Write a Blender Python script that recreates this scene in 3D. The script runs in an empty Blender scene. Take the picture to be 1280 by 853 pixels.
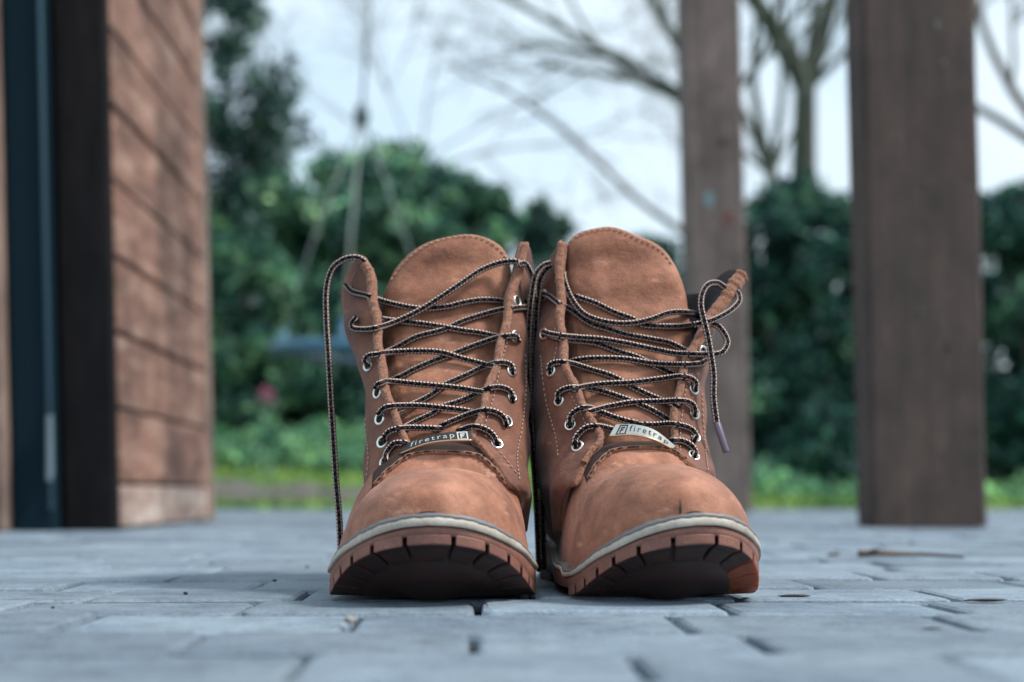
import bpy, bmesh, math, random
import numpy as np
from mathutils import Vector, Matrix
from mathutils.bvhtree import BVHTree

random.seed(7); rng = np.random.default_rng(7)
R = math.radians
S = bpy.context.scene
C = S.collection

# ------------------------------------------------------------------ camera
F = 1777.8            # focal length in photo pixels (50 mm on 36 mm, 1280 px)
CAM_H = 0.056         # camera sits 5.6 cm above the paving
HZ = 616.0            # horizon row of the photograph
cam_d = bpy.data.cameras.new('camera'); cam = bpy.data.objects.new('camera', cam_d); C.objects.link(cam)
cam.location = (0, 0, CAM_H); cam.rotation_euler = (R(90), 0, 0)
cam_d.lens = 50; cam_d.sensor_width = 36; cam_d.shift_y = (HZ-426.5)/1280.0
cam_d.clip_start = 0.02; cam_d.clip_end = 2000
cam_d.dof.use_dof = True; cam_d.dof.focus_distance = 0.775; cam_d.dof.aperture_fstop = 5.4
S.camera = cam

# ------------------------------------------------------------------ light
SUN_EL, SUN_AZ = 50, 103      # azimuth clockwise from +Y: from the right, a little behind the camera
w = bpy.data.worlds.new('World'); S.world = w; w.use_nodes = True
nt = w.node_tree; nt.nodes.clear()
out = nt.nodes.new('ShaderNodeOutputWorld'); bg = nt.nodes.new('ShaderNodeBackground')
sky = nt.nodes.new('ShaderNodeTexSky'); sky.sky_type = 'NISHITA'; sky.sun_disc = False
sky.sun_elevation = R(SUN_EL); sky.sun_rotation = R(SUN_AZ)
tc = nt.nodes.new('ShaderNodeTexCoord'); nz = nt.nodes.new('ShaderNodeTexNoise')
nz.inputs['Scale'].default_value = 3.2; nz.inputs['Detail'].default_value = 5; nz.inputs['Roughness'].default_value = .55
nt.links.new(tc.outputs['Generated'], nz.inputs['Vector'])
cr = nt.nodes.new('ShaderNodeValToRGB')
cr.color_ramp.elements[0].position = .36; cr.color_ramp.elements[0].color = (7.3, 9.3, 10.9, 1)
cr.color_ramp.elements[1].position = .62; cr.color_ramp.elements[1].color = (9.8, 11.2, 12.2, 1)
nt.links.new(nz.outputs['Fac'], cr.inputs['Fac'])
mx = nt.nodes.new('ShaderNodeMix'); mx.data_type = 'RGBA'; mx.inputs['Factor'].default_value = .86
nt.links.new(sky.outputs['Color'], mx.inputs['A']); nt.links.new(cr.outputs['Color'], mx.inputs['B'])
nt.links.new(mx.outputs['Result'], bg.inputs['Color']); bg.inputs['Strength'].default_value = .1
nt.links.new(bg.outputs['Background'], out.inputs['Surface'])
sl = bpy.data.lights.new('sun', 'SUN'); so = bpy.data.objects.new('sun', sl); C.objects.link(so)
sl.energy = 3.4; sl.angle = R(10); sl.color = (1, .95, .88)
az, el = R(SUN_AZ), R(SUN_EL)
sd = Vector((math.sin(az)*math.cos(el), math.cos(az)*math.cos(el), math.sin(el)))
so.rotation_euler = sd.to_track_quat('Z', 'Y').to_euler()
S.view_settings.view_transform = 'Standard'; S.view_settings.look = 'None'
S.view_settings.exposure = .12; S.view_settings.gamma = 1
S.render.engine = 'CYCLES'

# ------------------------------------------------------------------ helpers
def P(px, py, D):
    return Vector(((px-640)/F*D, D, CAM_H-(py-HZ)/F*D))
def tag(o, label=None, cat=None, group=None, kind=None):
    if label: o['label'] = label
    if cat: o['category'] = cat
    if group: o['group'] = group
    if kind: o['kind'] = kind
    return o
def empty(name, loc, label, cat, group=None, rz=0):
    o = bpy.data.objects.new(name, None); C.objects.link(o); o.location = loc; o.rotation_euler = (0, 0, rz)
    o.empty_display_size = .05
    return tag(o, label, cat, group)
def mesh(name, verts, faces, smooth=True, uvs=None):
    me = bpy.data.meshes.new(name); me.from_pydata([tuple(v) for v in verts], [], faces); 
    if smooth: me.polygons.foreach_set('use_smooth', [True]*len(me.polygons))
    if uvs is not None:
        l = me.uv_layers.new(name='UVMap')
        vi = np.empty(len(me.loops), np.int32); me.loops.foreach_get('vertex_index', vi)
        l.data.foreach_set('uv', np.asarray(uvs, np.float32)[vi].ravel())
    me.update(); return me
def link(name, me, mats, parent=None, base=None):
    """links a mesh whose vertices are in world space under parent (an empty at base)"""
    o = bpy.data.objects.new(name, me); C.objects.link(o)
    if not isinstance(mats, (list, tuple)): mats = [mats]
    if not me.materials:
        for m in mats: me.materials.append(m)
    if parent is not None: o.parent = parent
    if base is not None: me.transform(Matrix.Translation(-Vector(base)))
    return o
def cat_rom(pts, n):
    """Catmull-Rom through pts (k,d), n samples per segment"""
    p = np.asarray(pts, float); k = len(p)
    q = np.vstack([2*p[0]-p[1], p, 2*p[-1]-p[-2]]); o = []
    for i in range(k-1):
        a, b, c, d = q[i], q[i+1], q[i+2], q[i+3]
        for j in range(n):
            t = j/n
            o.append(.5*((2*b)+(-a+c)*t+(2*a-5*b+4*c-d)*t*t+(-a+3*b-3*c+d)*t**3))
    o.append(p[-1]); return np.array(o)
def grid_faces(nr, nc, close=False, off=0):
    f = []
    for r in range(nr-1):
        for c in range(nc-1 if not close else nc):
            c2 = (c+1) % nc
            f.append((off+r*nc+c, off+r*nc+c2, off+(r+1)*nc+c2, off+(r+1)*nc+c))
    return f
class MB:
    """collects primitives into one mesh"""
    def __init__(s): s.v = []; s.f = []; s.uv = []
    def box(s, x0, x1, y0, y1, z0, z1, shear=(0, 0), bev=0):
        b = len(s.v)
        if bev <= 0:
            for z in (z0, z1):
                for x, y in ((x0, y0), (x1, y0), (x1, y1), (x0, y1)):
                    s.v.append((x+shear[0]*z, y+shear[1]*z, z))
            s.f += [(b, b+3, b+2, b+1), (b+4, b+5, b+6, b+7)]+[(b+i, b+(i+1) % 4, b+4+(i+1) % 4, b+4+i) for i in range(4)]
        else:
            # all twelve edges bevelled: three stacked rings of eight
            def ring(i, z):
                for x, y in ((x0+i+bev, y0+i), (x1-i-bev, y0+i), (x1-i, y0+i+bev), (x1-i, y1-i-bev), (x1-i-bev, y1-i), (x0+i+bev, y1-i), (x0+i, y1-i-bev), (x0+i, y0+i+bev)):
                    s.v.append((x+shear[0]*z, y+shear[1]*z, z))
            for i, z in ((bev, z0), (0, z0+bev), (0, z1-bev), (bev, z1)): ring(i, z)
            s.f.append(tuple(b+7-i for i in range(8))); s.f.append(tuple(b+24+i for i in range(8)))
            for r in range(3):
                for i in range(8): s.f.append((b+r*8+i, b+r*8+(i+1) % 8, b+(r+1)*8+(i+1) % 8, b+(r+1)*8+i))
    def tube(s, pts, rad, n=8, ref=None, cap=True):
        pts = [Vector(p) for p in pts]; k = len(pts); b = len(s.v)
        if not hasattr(rad, '__len__'): rad = [rad]*k
        u = 0; side = None
        for i, p in enumerate(pts):
            t = (pts[min(i+1, k-1)]-pts[max(i-1, 0)])
            if t.length < 1e-9: t = Vector((0, 0, 1))
            t.normalize()
            if ref is not None: base = Vector(ref)-t*t.dot(Vector(ref))
            elif side is None: base = t.orthogonal()
            else: base = side-t*t.dot(side)
            if base.length < .15:
                base = (side-t*t.dot(side)) if side is not None else t.orthogonal()
            base.normalize(); side = base; o2 = t.cross(base)
            if i: u += (p-pts[i-1]).length
            for j in range(n):
                a = 2*math.pi*j/n
                s.v.append(tuple(p+(base*math.cos(a)+o2*math.sin(a))*rad[i])); s.uv.append((u, j/n if j <= n//2 else 1-j/n))
        s.f += grid_faces(k, n, True, b)
        if cap:
            s.f.append(tuple(b+n-1-j for j in range(n))); s.f.append(tuple(b+(k-1)*n+j for j in range(n)))
    def build(s, name, mats, parent=None, base=None, smooth=False):
        me = mesh(name, s.v, s.f, smooth, s.uv if len(s.uv) == len(s.v) and s.uv else None)
        return link(name, me, mats, parent, base)

# ------------------------------------------------------------------ materials
def mat(name, col, rough=.7, **kw):
    m = bpy.data.materials.new(name); m.use_nodes = True
    b = m.node_tree.nodes['Principled BSDF']
    b.inputs['Base Color'].default_value = (*col, 1); b.inputs['Roughness'].default_value = rough
    for k, v in kw.items(): b.inputs[k].default_value = v
    return m
def N(m, t, **kw):
    n = m.node_tree.nodes.new(t)
    for k, v in kw.items():
        if k in n.inputs: n.inputs[k].default_value = v
        else: setattr(n, k, v)
    return n
def L(m, a, b): m.node_tree.links.new(a, b)
def coords(m, scale=(1, 1, 1), kind='Object'):
    t = N(m, 'ShaderNodeTexCoord'); mp = N(m, 'ShaderNodeMapping'); mp.inputs['Scale'].default_value = scale
    L(m, t.outputs[kind], mp.inputs['Vector']); return mp.outputs['Vector']
def ramp(m, fac, stops):
    r = N(m, 'ShaderNodeValToRGB'); e = r.color_ramp.elements
    while len(e) < len(stops): e.new(.5)
    for i, (p, c) in enumerate(stops):
        e[i].position = p; e[i].color = (*c, 1) if len(c) == 3 else c
    L(m, fac, r.inputs['Fac']); return r.outputs['Color']
def noise(m, vec, sc, det=4, ro=.55):
    n = N(m, 'ShaderNodeTexNoise', Scale=sc, Detail=det, Roughness=ro); L(m, vec, n.inputs['Vector']); return n.outputs['Fac']
def mixc(m, a, b, fac, blend='MIX'):
    n = N(m, 'ShaderNodeMix'); n.data_type = 'RGBA'; n.blend_type = blend
    for s, x in (('A', a), ('B', b), ('Factor', fac)):
        if isinstance(x, (int, float)): n.inputs[s].default_value = x
        elif isinstance(x, tuple): n.inputs[s].default_value = (*x, 1)
        else: L(m, x, n.inputs[s])
    return n.outputs['Result']
def bump(m, h, st, dist, prev=None):
    n = N(m, 'ShaderNodeBump', Strength=st, Distance=dist); L(m, h, n.inputs['Height'])
    if prev is not None: L(m, prev, n.inputs['Normal'])
    return n.outputs['Normal']
def setp(m, **kw):
    b = m.node_tree.nodes['Principled BSDF']
    for k, v in kw.items(): L(m, v, b.inputs[k.replace('_', ' ')])

def leather_mat(name, base, dark, light, spot=None):
    m = mat(name, base, .68); v = coords(m)
    big = noise(m, v, 26, 5, .6); mid = noise(m, v, 120, 4, .6); fine = noise(m, v, 900, 3, .6)
    c = ramp(m, big, [(.30, dark), (.50, base), (.70, light)])
    c = mixc(m, c, ramp(m, mid, [(.35, (.72, .70, .70)), (.6, (1.05, 1.05, 1.05))]), .75, 'MULTIPLY')
    c = mixc(m, c, ramp(m, fine, [(.3, (.80, .80, .80)), (.7, (1.12, 1.12, 1.12))]), .6, 'MULTIPLY')
    # pale scuffs
    sc = N(m, 'ShaderNodeMapping'); sc.inputs['Scale'].default_value = (55, 40, 130); sc.inputs['Rotation'].default_value = (.2, .4, .1)
    t = N(m, 'ShaderNodeTexCoord'); L(m, t.outputs['Object'], sc.inputs['Vector'])
    sf = noise(m, sc.outputs['Vector'], 1.0, 6, .65)
    c = mixc(m, c, tuple(min(1, x*1.35+.05) for x in light), ramp(m, sf, [(.60, (0, 0, 0)), (.74, (.55, .55, .55))]))
    if spot:
        for (loc, rad, amt) in spot:
            d = N(m, 'ShaderNodeVectorMath', operation='DISTANCE'); L(m, t.outputs['Object'], d.inputs[0]); d.inputs[1].default_value = loc
            s_ = N(m, 'ShaderNodeMath', operation='MULTIPLY_ADD'); L(m, mid, s_.inputs[0]); s_.inputs[1].default_value = rad*.9; L(m, d.outputs['Value'], s_.inputs[2])
            r_ = N(m, 'ShaderNodeMapRange'); L(m, s_.outputs[0], r_.inputs['Value'])
            r_.inputs['From Min'].default_value = rad*.6; r_.inputs['From Max'].default_value = rad*1.5
            r_.inputs['To Min'].default_value = amt; r_.inputs['To Max'].default_value = 0
            c = mixc(m, c, (.075, .042, .035), r_.outputs['Result'])
    vo = N(m, 'ShaderNodeTexVoronoi', Scale=620.0); vo.feature = 'DISTANCE_TO_EDGE'; L(m, v, vo.inputs['Vector'])
    wv = coords(m, (26, 26, 210)); wr = noise(m, wv, 1.0, 4, .6)
    wrc = ramp(m, wr, [(.44, (.5, .5, .5)), (.50, (0, 0, 0)), (.56, (.5, .5, .5))])
    n0 = bump(m, vo.outputs['Distance'], .25, .0004); n0 = bump(m, wrc, .10, .0008, n0)
    n1 = bump(m, fine, .35, .0006, n0); n2 = bump(m, mid, .45, .0018, n1); n3 = bump(m, big, .35, .004, n2)
    setp(m, Base_Color=c, Normal=n3)
    rr = ramp(m, big, [(.3, (.6, .6, .6)), (.7, (.78, .78, .78))]); setp(m, Roughness=rr)
    b = m.node_tree.nodes['Principled BSDF']; b.inputs['Sheen Weight'].default_value = .12; b.inputs['Sheen Roughness'].default_value = .5
    b.inputs['Specular IOR Level'].default_value = .35
    return m
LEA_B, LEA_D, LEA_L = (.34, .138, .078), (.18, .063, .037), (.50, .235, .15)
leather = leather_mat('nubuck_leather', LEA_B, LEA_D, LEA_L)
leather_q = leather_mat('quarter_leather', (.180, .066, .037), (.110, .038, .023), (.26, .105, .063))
def suede():
    m = mat('raw_suede_edge', (.28, .11, .05), .95); v = coords(m)
    a = noise(m, v, 700, 4, .7); c = ramp(m, a, [(.3, (.13, .045, .024)), (.5, (.29, .11, .055)), (.72, (.48, .24, .14))])
    setp(m, Base_Color=c, Normal=bump(m, a, .9, .0015)); m.node_tree.nodes['Principled BSDF'].inputs['Sheen Weight'].default_value = .3
    return m
suede_m = suede()
lining = mat('dark_lining', (.010, .009, .010), .95)
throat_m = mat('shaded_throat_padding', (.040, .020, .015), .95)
def lace_material():
    m = mat('braided_lace', (.012, .013, .018), .9); m.node_tree.nodes['Principled BSDF'].inputs['Specular IOR Level'].default_value = .1
    uv = N(m, 'ShaderNodeUVMap'); sp = N(m, 'ShaderNodeSeparateXYZ'); L(m, uv.outputs['UV'], sp.inputs[0])
    def M(op, a, b=None, c=None):
        n = N(m, 'ShaderNodeMath', operation=op)
        for i, x in enumerate((a, b, c)):
            if x is None: continue
            if isinstance(x, (int, float)): n.inputs[i].default_value = x
            else: L(m, x, n.inputs[i])
        return n.outputs[0]
    u, v = sp.outputs['X'], sp.outputs['Y']
    # v runs 0 (towards the viewer) .. 0.5 (away); two tan tracers beside a dark centre line
    t1 = M('LESS_THAN', M('ABSOLUTE', M('SUBTRACT', v, .135)), .05)
    t2 = M('LESS_THAN', M('ABSOLUTE', M('SUBTRACT', v, .36)), .05)
    ph = M('FRACT', M('ADD', M('MULTIPLY', u, 1/.0021), M('MULTIPLY', v, 2.0)))
    dash = M('LESS_THAN', ph, .72)
    f = M('MULTIPLY', M('MAXIMUM', t1, t2), dash)
    ph2 = M('FRACT', M('ADD', M('MULTIPLY', u, 1/.0042), M('MULTIPLY', v, -4.0)))
    fleck = M('MULTIPLY', M('LESS_THAN', v, .045), M('LESS_THAN', ph2, .30))
    f2 = M('MAXIMUM', f, M('MULTIPLY', fleck, .12))
    c = mixc(m, (.0055, .006, .010), (.56, .42, .36), f2)
    hh = M('SINE', M('ADD', M('MULTIPLY', u, 2*math.pi/.0021), M('MULTIPLY', v, 18.8)))
    setp(m, Base_Color=c, Normal=bump(m, hh, .45, .0005)); return m
lace_m = lace_material()
metal = mat('nickel', (.78, .76, .70), .28, Metallic=1.0)
plate_bright = mat('brushed_steel', (.60, .585, .53), .42, Metallic=1.0)
plate_dark = mat('dark_plate', (.07, .06, .055), .38, Metallic=.8)
brass = mat('worn_brass', (.62, .40, .27), .35, Metallic=1.0)
ink = mat('engraved_ink', (.045, .045, .05), .7)
thread = mat("waxed_thread", (.42, .29, .22), .8)
thread_br = mat('brown_thread', (.42, .27, .20), .8)
thread_dk = mat('dark_thread', (.04, .03, .03), .8)
def gum():
    m = mat('gum_rubber', (.27, .115, .085), .55); v = coords(m)
    a = noise(m, v, 60, 5, .6); f = noise(m, v, 600, 3, .6)
    c = ramp(m, a, [(.3, (.155, .066, .050)), (.6, (.27, .115, .082))])
    c = mixc(m, c, ramp(m, f, [(.35, (.8, .8, .8)), (.65, (1.1, 1.1, 1.1))]), .7, 'MULTIPLY')
    setp(m, Base_Color=c, Normal=bump(m, f, .3, .0006))
    b = m.node_tree.nodes['Principled BSDF']
    b.inputs['Subsurface Weight'].default_value = .25; b.inputs['Subsurface Radius'].default_value = (1, .25, .1); b.inputs['Subsurface Scale'].default_value = .006
    return m
gum_m = gum()
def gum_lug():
    m = mat('shaded_gum_tread', (.30, .085, .035), .55); v = coords(m); a = noise(m, v, 90, 5, .6)
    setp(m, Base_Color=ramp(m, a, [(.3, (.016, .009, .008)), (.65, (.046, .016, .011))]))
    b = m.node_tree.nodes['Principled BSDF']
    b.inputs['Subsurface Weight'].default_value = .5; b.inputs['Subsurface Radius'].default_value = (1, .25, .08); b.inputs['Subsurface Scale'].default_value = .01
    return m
lug_m = gum_lug()  # shade under the sole is put into this dark tread colour
amber_m = mat('amber_glow_tread', (.24, .060, .022), .5); b_ = amber_m.node_tree.nodes['Principled BSDF']
b_.inputs['Subsurface Weight'].default_value = .6; b_.inputs['Subsurface Radius'].default_value = (1, .25, .06); b_.inputs['Subsurface Scale'].default_value = .012  # orange base colour stands for light glowing through the rubber on one side
core_m = mat('shaded_tread_core', (.012, .009, .009), .9)  # unused core colour, near black with the underside's shade in it
def welt_mat():
    m = mat('cream_welt', (.62, .55, .48), .6); v = coords(m); a = noise(m, v, 70, 5, .65); f = noise(m, v, 500, 3, .6)
    c = ramp(m, a, [(.3, (.29, .245, .20)), (.5, (.44, .385, .32)), (.7, (.53, .48, .41))])
    c = mixc(m, c, ramp(m, f, [(.3, (.85, .83, .8)), (.6, (1.05, 1.05, 1.05))]), .6, 'MULTIPLY')
    setp(m, Base_Color=c, Normal=bump(m, f, .3, .0006)); return m
welt_m = welt_mat()
rand_m = mat('clear_grey_rand', (.17, .165, .165), .5)

# ================================================================== SETTING
YAW = .026           # everything square to the paving vanishes a little left of the middle
def yx(x, y): return x-(y)*YAW     # local (square) -> world x

# ---------------- paving
def paver_mat(name, base):
    m = mat(name, base, .78)
    oi = N(m, 'ShaderNodeObjectInfo'); t = N(m, 'ShaderNodeTexCoord')
    geo = N(m, 'ShaderNodeNewGeometry'); v = geo.outputs['Position']
    a = noise(m, v, 9, 5, .6); f = noise(m, v, 420, 4, .7); g = noise(m, v, 55, 5, .65)
    c = ramp(m, oi.outputs['Random'], [(0, tuple(x*.80 for x in base)), (.5, base), (1, tuple(x*1.2 for x in base))])
    c = mixc(m, c, ramp(m, a, [(.34, (.70, .74, .79)), (.52, (1, 1, 1)), (.66, (1.18, 1.16, 1.12))]), .9, 'MULTIPLY')
    c = mixc(m, c, ramp(m, g, [(.32, (.62, .64, .66)), (.52, (1, 1, 1)), (.75, (1.15, 1.15, 1.13))]), .7, 'MULTIPLY')
    c = mixc(m, c, ramp(m, f, [(.34, (.55, .57, .6)), (.5, (1, 1, 1)), (.68, (1.25, 1.25, 1.22))]), .7, 'MULTIPLY')
    n = bump(m, f, .6, .0010); n = bump(m, g, .35, .0014, n)
    setp(m, Base_Color=c, Normal=n, Roughness=ramp(m, g, [(.3, (.5, .5, .5)), (.65, (.8, .8, .8))]))
    return m
pav_m = paver_mat('concrete_paver', (.198, .252, .305))
sand_m = mat('joint_sand', (.035, .038, .042), .95)
def ground_sheet(name, x0, x1, y0, y1, z, m, kind='structure'):
    me = mesh(name, [(x0, y0, z), (x1, y0, z), (x1, y1, z), (x0, y1, z)], [(0, 1, 2, 3)], False)
    return tag(link(name, me, m), kind=kind)
pave_end = 4.75
pavement = ground_sheet('pavement', -7, 7, -1.2, pave_end, -.007, sand_m)
tag(pavement, 'grey block paving of small concrete setts running back to the lawn')
# rows in depth; joints of the near rows follow the photograph
rows = [.168, .252, .336, .42, .50, .582, .668, .745, .83]
while rows[-1] < pave_end-.09: rows.append(rows[-1]+.0835*random.choice((.97, 1, 1.03, 1)))
known = {.42: [-.18, -.069, .042, .150, .27], .50: [-.229, -.121, -.0137, .095, .222], .582: [-.30, -.19, -.0695, .075, .195, .33],
         .668: [-.245, -.13, -.016, .105, .215], .745: [-.34, -.225, -.114, .01, .12, .235, .35], .83: [-.27, -.155, -.04, .075, .18, .31]}
stones = []
for i in range(len(rows)-1):
    y0, y1 = rows[i], rows[i+1]
    xm = y1*.40+1.7
    js = [x+YAW*y0 for x in known.get(y0, [])]
    if not js: js = [random.uniform(-.06, .06)]
    js = sorted(js)
    while js[-1] < xm: js.append(js[-1]+random.choice((.085, .11, .115, .14, .16)))
    while js[0] > -xm: js.insert(0, js[0]-random.choice((.085, .11, .115, .14, .16)))
    for a, b in zip(js[:-1], js[1:]): stones.append((a, b, y0, y1))
def paver_geo(lx, ly, seed):
    r_ = random.Random(seed); v = []; f = []
    gx, gy = lx/2-.0017, ly/2-.0026
    def ring(i, z, jit):
        c = .003
        pts = [(-gx+c, -gy), (gx-c, -gy), (gx, -gy+c), (gx, gy-c), (gx-c, gy), (-gx+c, gy), (-gx, gy-c), (-gx, -gy+c)]
        for x, y in pts:
            v.append((x*(1-i/gx)+r_.uniform(-jit, jit), y*(1-i/gy)+r_.uniform(-jit, jit), z+r_.uniform(-jit, jit)*.3))
    ring(0, -.03, 0); ring(0, -.0032, .0004); ring(.0010, -.0010, .0005); ring(.0032, 0, .0005)
    for r in range(3):
        for k in range(8): f.append((r*8+k, r*8+(k+1) % 8, (r+1)*8+(k+1) % 8, (r+1)*8+k))
    f.append(tuple(24+k for k in range(8)))
    return v, f
def seen_area(s):
    yc = (s[2]+s[3])/2; xc = (s[0]+s[1])/2-YAW*yc
    if yc < .40 or abs(xc)/yc > .36+ .08/yc: return 0
    return (s[1]-s[0])*(s[3]-s[2])/yc**3
order = sorted(range(len(stones)), key=lambda i: -seen_area(stones[i]))
single = set(order[:292])
rv, rf = [], []
for i, (a, b, y0, y1) in enumerate(stones):
    lx, ly = b-a, y1-y0; cx, cy = (a+b)/2, (y0+y1)/2
    v, f = paver_geo(lx, ly, i)
    dz = random.uniform(-.0017, .0010); tx, ty = random.uniform(-.006, .006), random.uniform(-.006, .006)
    if i in single:
        o = link('paver', mesh('paver', v, f, False), pav_m, pavement)
        o.location = (yx(cx, cy), cy, dz); o.rotation_euler = (tx, ty, YAW)
    else:
        off = len(rv)
        for p in v: rv.append((yx(cx, cy)+p[0]-YAW*p[1], cy+p[1], dz+p[2]+p[0]*-ty))
        rf += [tuple(off+k for k in q) for q in f]
o = link('paver_field', mesh('paver_field', rv, rf, False), pav_m, pavement); o['kind'] = 'stuff'

# ---------------- lawn / bank / ground
def ground_h(x, y):
    t = np.clip((y-5.2)/6.0, 0, 1); s = t*t*(3-2*t)
    left = np.clip((1.2-x)/2.5, 0, 1)
    return -.012+s*(.16+.42*left)+.02*np.sin(x*2.1+y)*np.clip((y-5)/2, 0, 1)
def lawn_mat():
    m = mat('lawn_grass', (.05, .12, .04), .9); v = coords(m)
    a = noise(m, v, 1.3, 5, .6); b = noise(m, v, 14, 5, .6)
    c = ramp(m, a, [(.35, (.05, .14, .06)), (.5, (.10, .21, .055)), (.65, (.16, .26, .065))])
    c = mixc(m, c, ramp(m, b, [(.35, (.5, .5, .5)), (.6, (1.1, 1.1, 1.1))]), .8, 'MULTIPLY')
    setp(m, Base_Color=c, Normal=bump(m, b, .8, .05)); return m
lawn_m = lawn_mat()
gx = np.concatenate([[-400, -60, -15], np.linspace(-8, 8, 41), [15, 60, 400]]); gy = np.concatenate([np.linspace(pave_end-.004, 13, 40), [20, 40, 120, 600]])
X, Y = np.meshgrid(gx, gy); Z = ground_h(X, Y)
me = mesh('lawn', np.stack([X.ravel(), Y.ravel(), Z.ravel()], 1), grid_faces(len(gy), len(gx)))
lawn = tag(link('lawn', me, lawn_m), kind='structure')
gr2 = ground_sheet('bare_ground', -400, 400, -300, 600, -.6, mat('earth', (.10, .09, .07), .95))
# soil bed on the bank, left
soil_m = mat('soil', (.12, .10, .10), .95); v_ = coords(soil_m); a_ = noise(soil_m, v_, 12, 5, .6)
setp(soil_m, Base_Color=ramp(soil_m, a_, [(.35, (.055, .05, .05)), (.6, (.19, .165, .16))]), Normal=bump(soil_m, a_, 1, .05))
sx = np.linspace(-2.15, -.35, 22); sy = np.linspace(5.75, 6.95, 12); X, Y = np.meshgrid(sx, sy)
Z = ground_h(X, Y)+.012+.02*np.sin(X*17)*np.sin(Y*13)
tag(link('soil_bed', mesh('soil_bed', np.stack([X.ravel(), Y.ravel(), Z.ravel()], 1), grid_faces(len(sy), len(sx))), soil_m), kind='structure')
def leaf_cloud(centers, size, asp=.55, up=None, seed=0, jit=.35):
    """quads (folded diamonds) at the given centres"""
    r = np.random.default_rng(seed); n = len(centers)
    a = r.normal(size=(n, 3))
    if up is not None: a = a*(1-up)+np.array([0, 0, 1.])*up*2
    a /= np.linalg.norm(a, axis=1)[:, None]
    b = np.cross(a, r.normal(size=(n, 3))); b /= np.linalg.norm(b, axis=1)[:, None]
    s = size*(1+jit*r.normal(size=(n, 1)).clip(-1.8, 1.8))
    c = np.asarray(centers)
    V = np.stack([c-a*s*.5, c+b*s*asp*.5, c+a*s*.5, c-b*s*asp*.5], 1).reshape(-1, 3)
    Fc = [(4*i, 4*i+1, 4*i+2, 4*i+3) for i in range(n)]
    return V, Fc
def fol_mat(name, dark, mid, light, sc=3.0, trans=.25):
    m = mat(name, mid, .6); geo = N(m, 'ShaderNodeNewGeometry')
    a = noise(m, geo.outputs['Position'], sc, 3, .6)
    rnd = geo.outputs['Random Per Island']
    c = ramp(m, a, [(.36, dark), (.5, mid), (.64, light)])
    c = mixc(m, c, ramp(m, rnd, [(0, (.45, .48, .52)), (.65, (1, 1, 1)), (1, (3.6, 3.3, 2.4))]), .9, 'MULTIPLY')
    setp(m, Base_Color=c)
    b = m.node_tree.nodes['Principled BSDF']; b.inputs['Specular IOR Level'].default_value = .4
    tr = N(m, 'ShaderNodeBsdfTranslucent'); L(m, c, tr.inputs['Color']); mxs = N(m, 'ShaderNodeMixShader'); mxs.inputs[0].default_value = trans
    o = [n for n in m.node_tree.nodes if n.type == 'OUTPUT_MATERIAL'][0]
    L(m, b.outputs[0], mxs.inputs[1]); L(m, tr.outputs[0], mxs.inputs[2]); L(m, mxs.outputs[0], o.inputs['Surface'])
    return m
fol_dark = fol_mat('evergreen_leaves', (.012, .055, .054), (.028, .098, .086), (.075, .17, .12))
fol_mid = fol_mat('shrub_leaves', (.018, .075, .068), (.075, .200, .150), (.25, .42, .27))
fol_teal = fol_mat('conifer_leaves', (.018, .055, .058), (.040, .10, .092), (.08, .16, .13))
fol_light = fol_mat('ground_cover_leaves', (.05, .16, .10), (.11, .27, .16), (.20, .36, .16))
grass_m = fol_mat('grass_blades', (.07, .16, .05), (.15, .27, .06), (.26, .37, .09))
bark = mat('bark', (.10, .085, .075), .9); v_ = coords(bark, (6, 6, 1.5)); a_ = noise(bark, v_, 3, 5, .65)
setp(bark, Base_Color=ramp(bark, a_, [(.35, (.055, .05, .047)), (.65, (.17, .15, .13))]), Normal=bump(bark, a_, 1, .03))
bark_moss = mat('mossy_bark', (.09, .10, .07), .9); v_ = coords(bark_moss, (3, 3, 1)); a_ = noise(bark_moss, v_, 3, 5, .65)
setp(bark_moss, Base_Color=ramp(bark_moss, a_, [(.35, (.035, .042, .036)), (.65, (.095, .115, .085))]))
# grass tufts
n = 42000
gxs = rng.uniform(-2.6, 3.4, n); gys = pave_end+.02+(rng.random(n)**1.4)*6.0; gz = ground_h(gxs, gys)
keep = ~((gxs > -2.15) & (gxs < -.35) & (gys > 5.75) & (gys < 6.95) & (rng.random(n) < .93))
gxs, gys, gz = gxs[keep], gys[keep], gz[keep]; n = len(gxs)
hh = rng.uniform(.02, .055, n); an = rng.uniform(0, 6.28, n); le = rng.normal(0, .4, (n, 2))
Vg = np.empty((n, 3, 3)); wd = .006
Vg[:, 0] = np.stack([gxs-np.cos(an)*wd, gys-np.sin(an)*wd, gz], 1); Vg[:, 1] = np.stack([gxs+np.cos(an)*wd, gys+np.sin(an)*wd, gz], 1)
Vg[:, 2] = np.stack([gxs+le[:, 0]*hh, gys+le[:, 1]*hh, gz+hh], 1)
tag(link('grass', mesh('grass', Vg.reshape(-1, 3), [(3*i, 3*i+1, 3*i+2) for i in range(n)], False), grass_m),
    'short green grass covering the bank beyond the paving', 'grass', kind='stuff')
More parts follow.
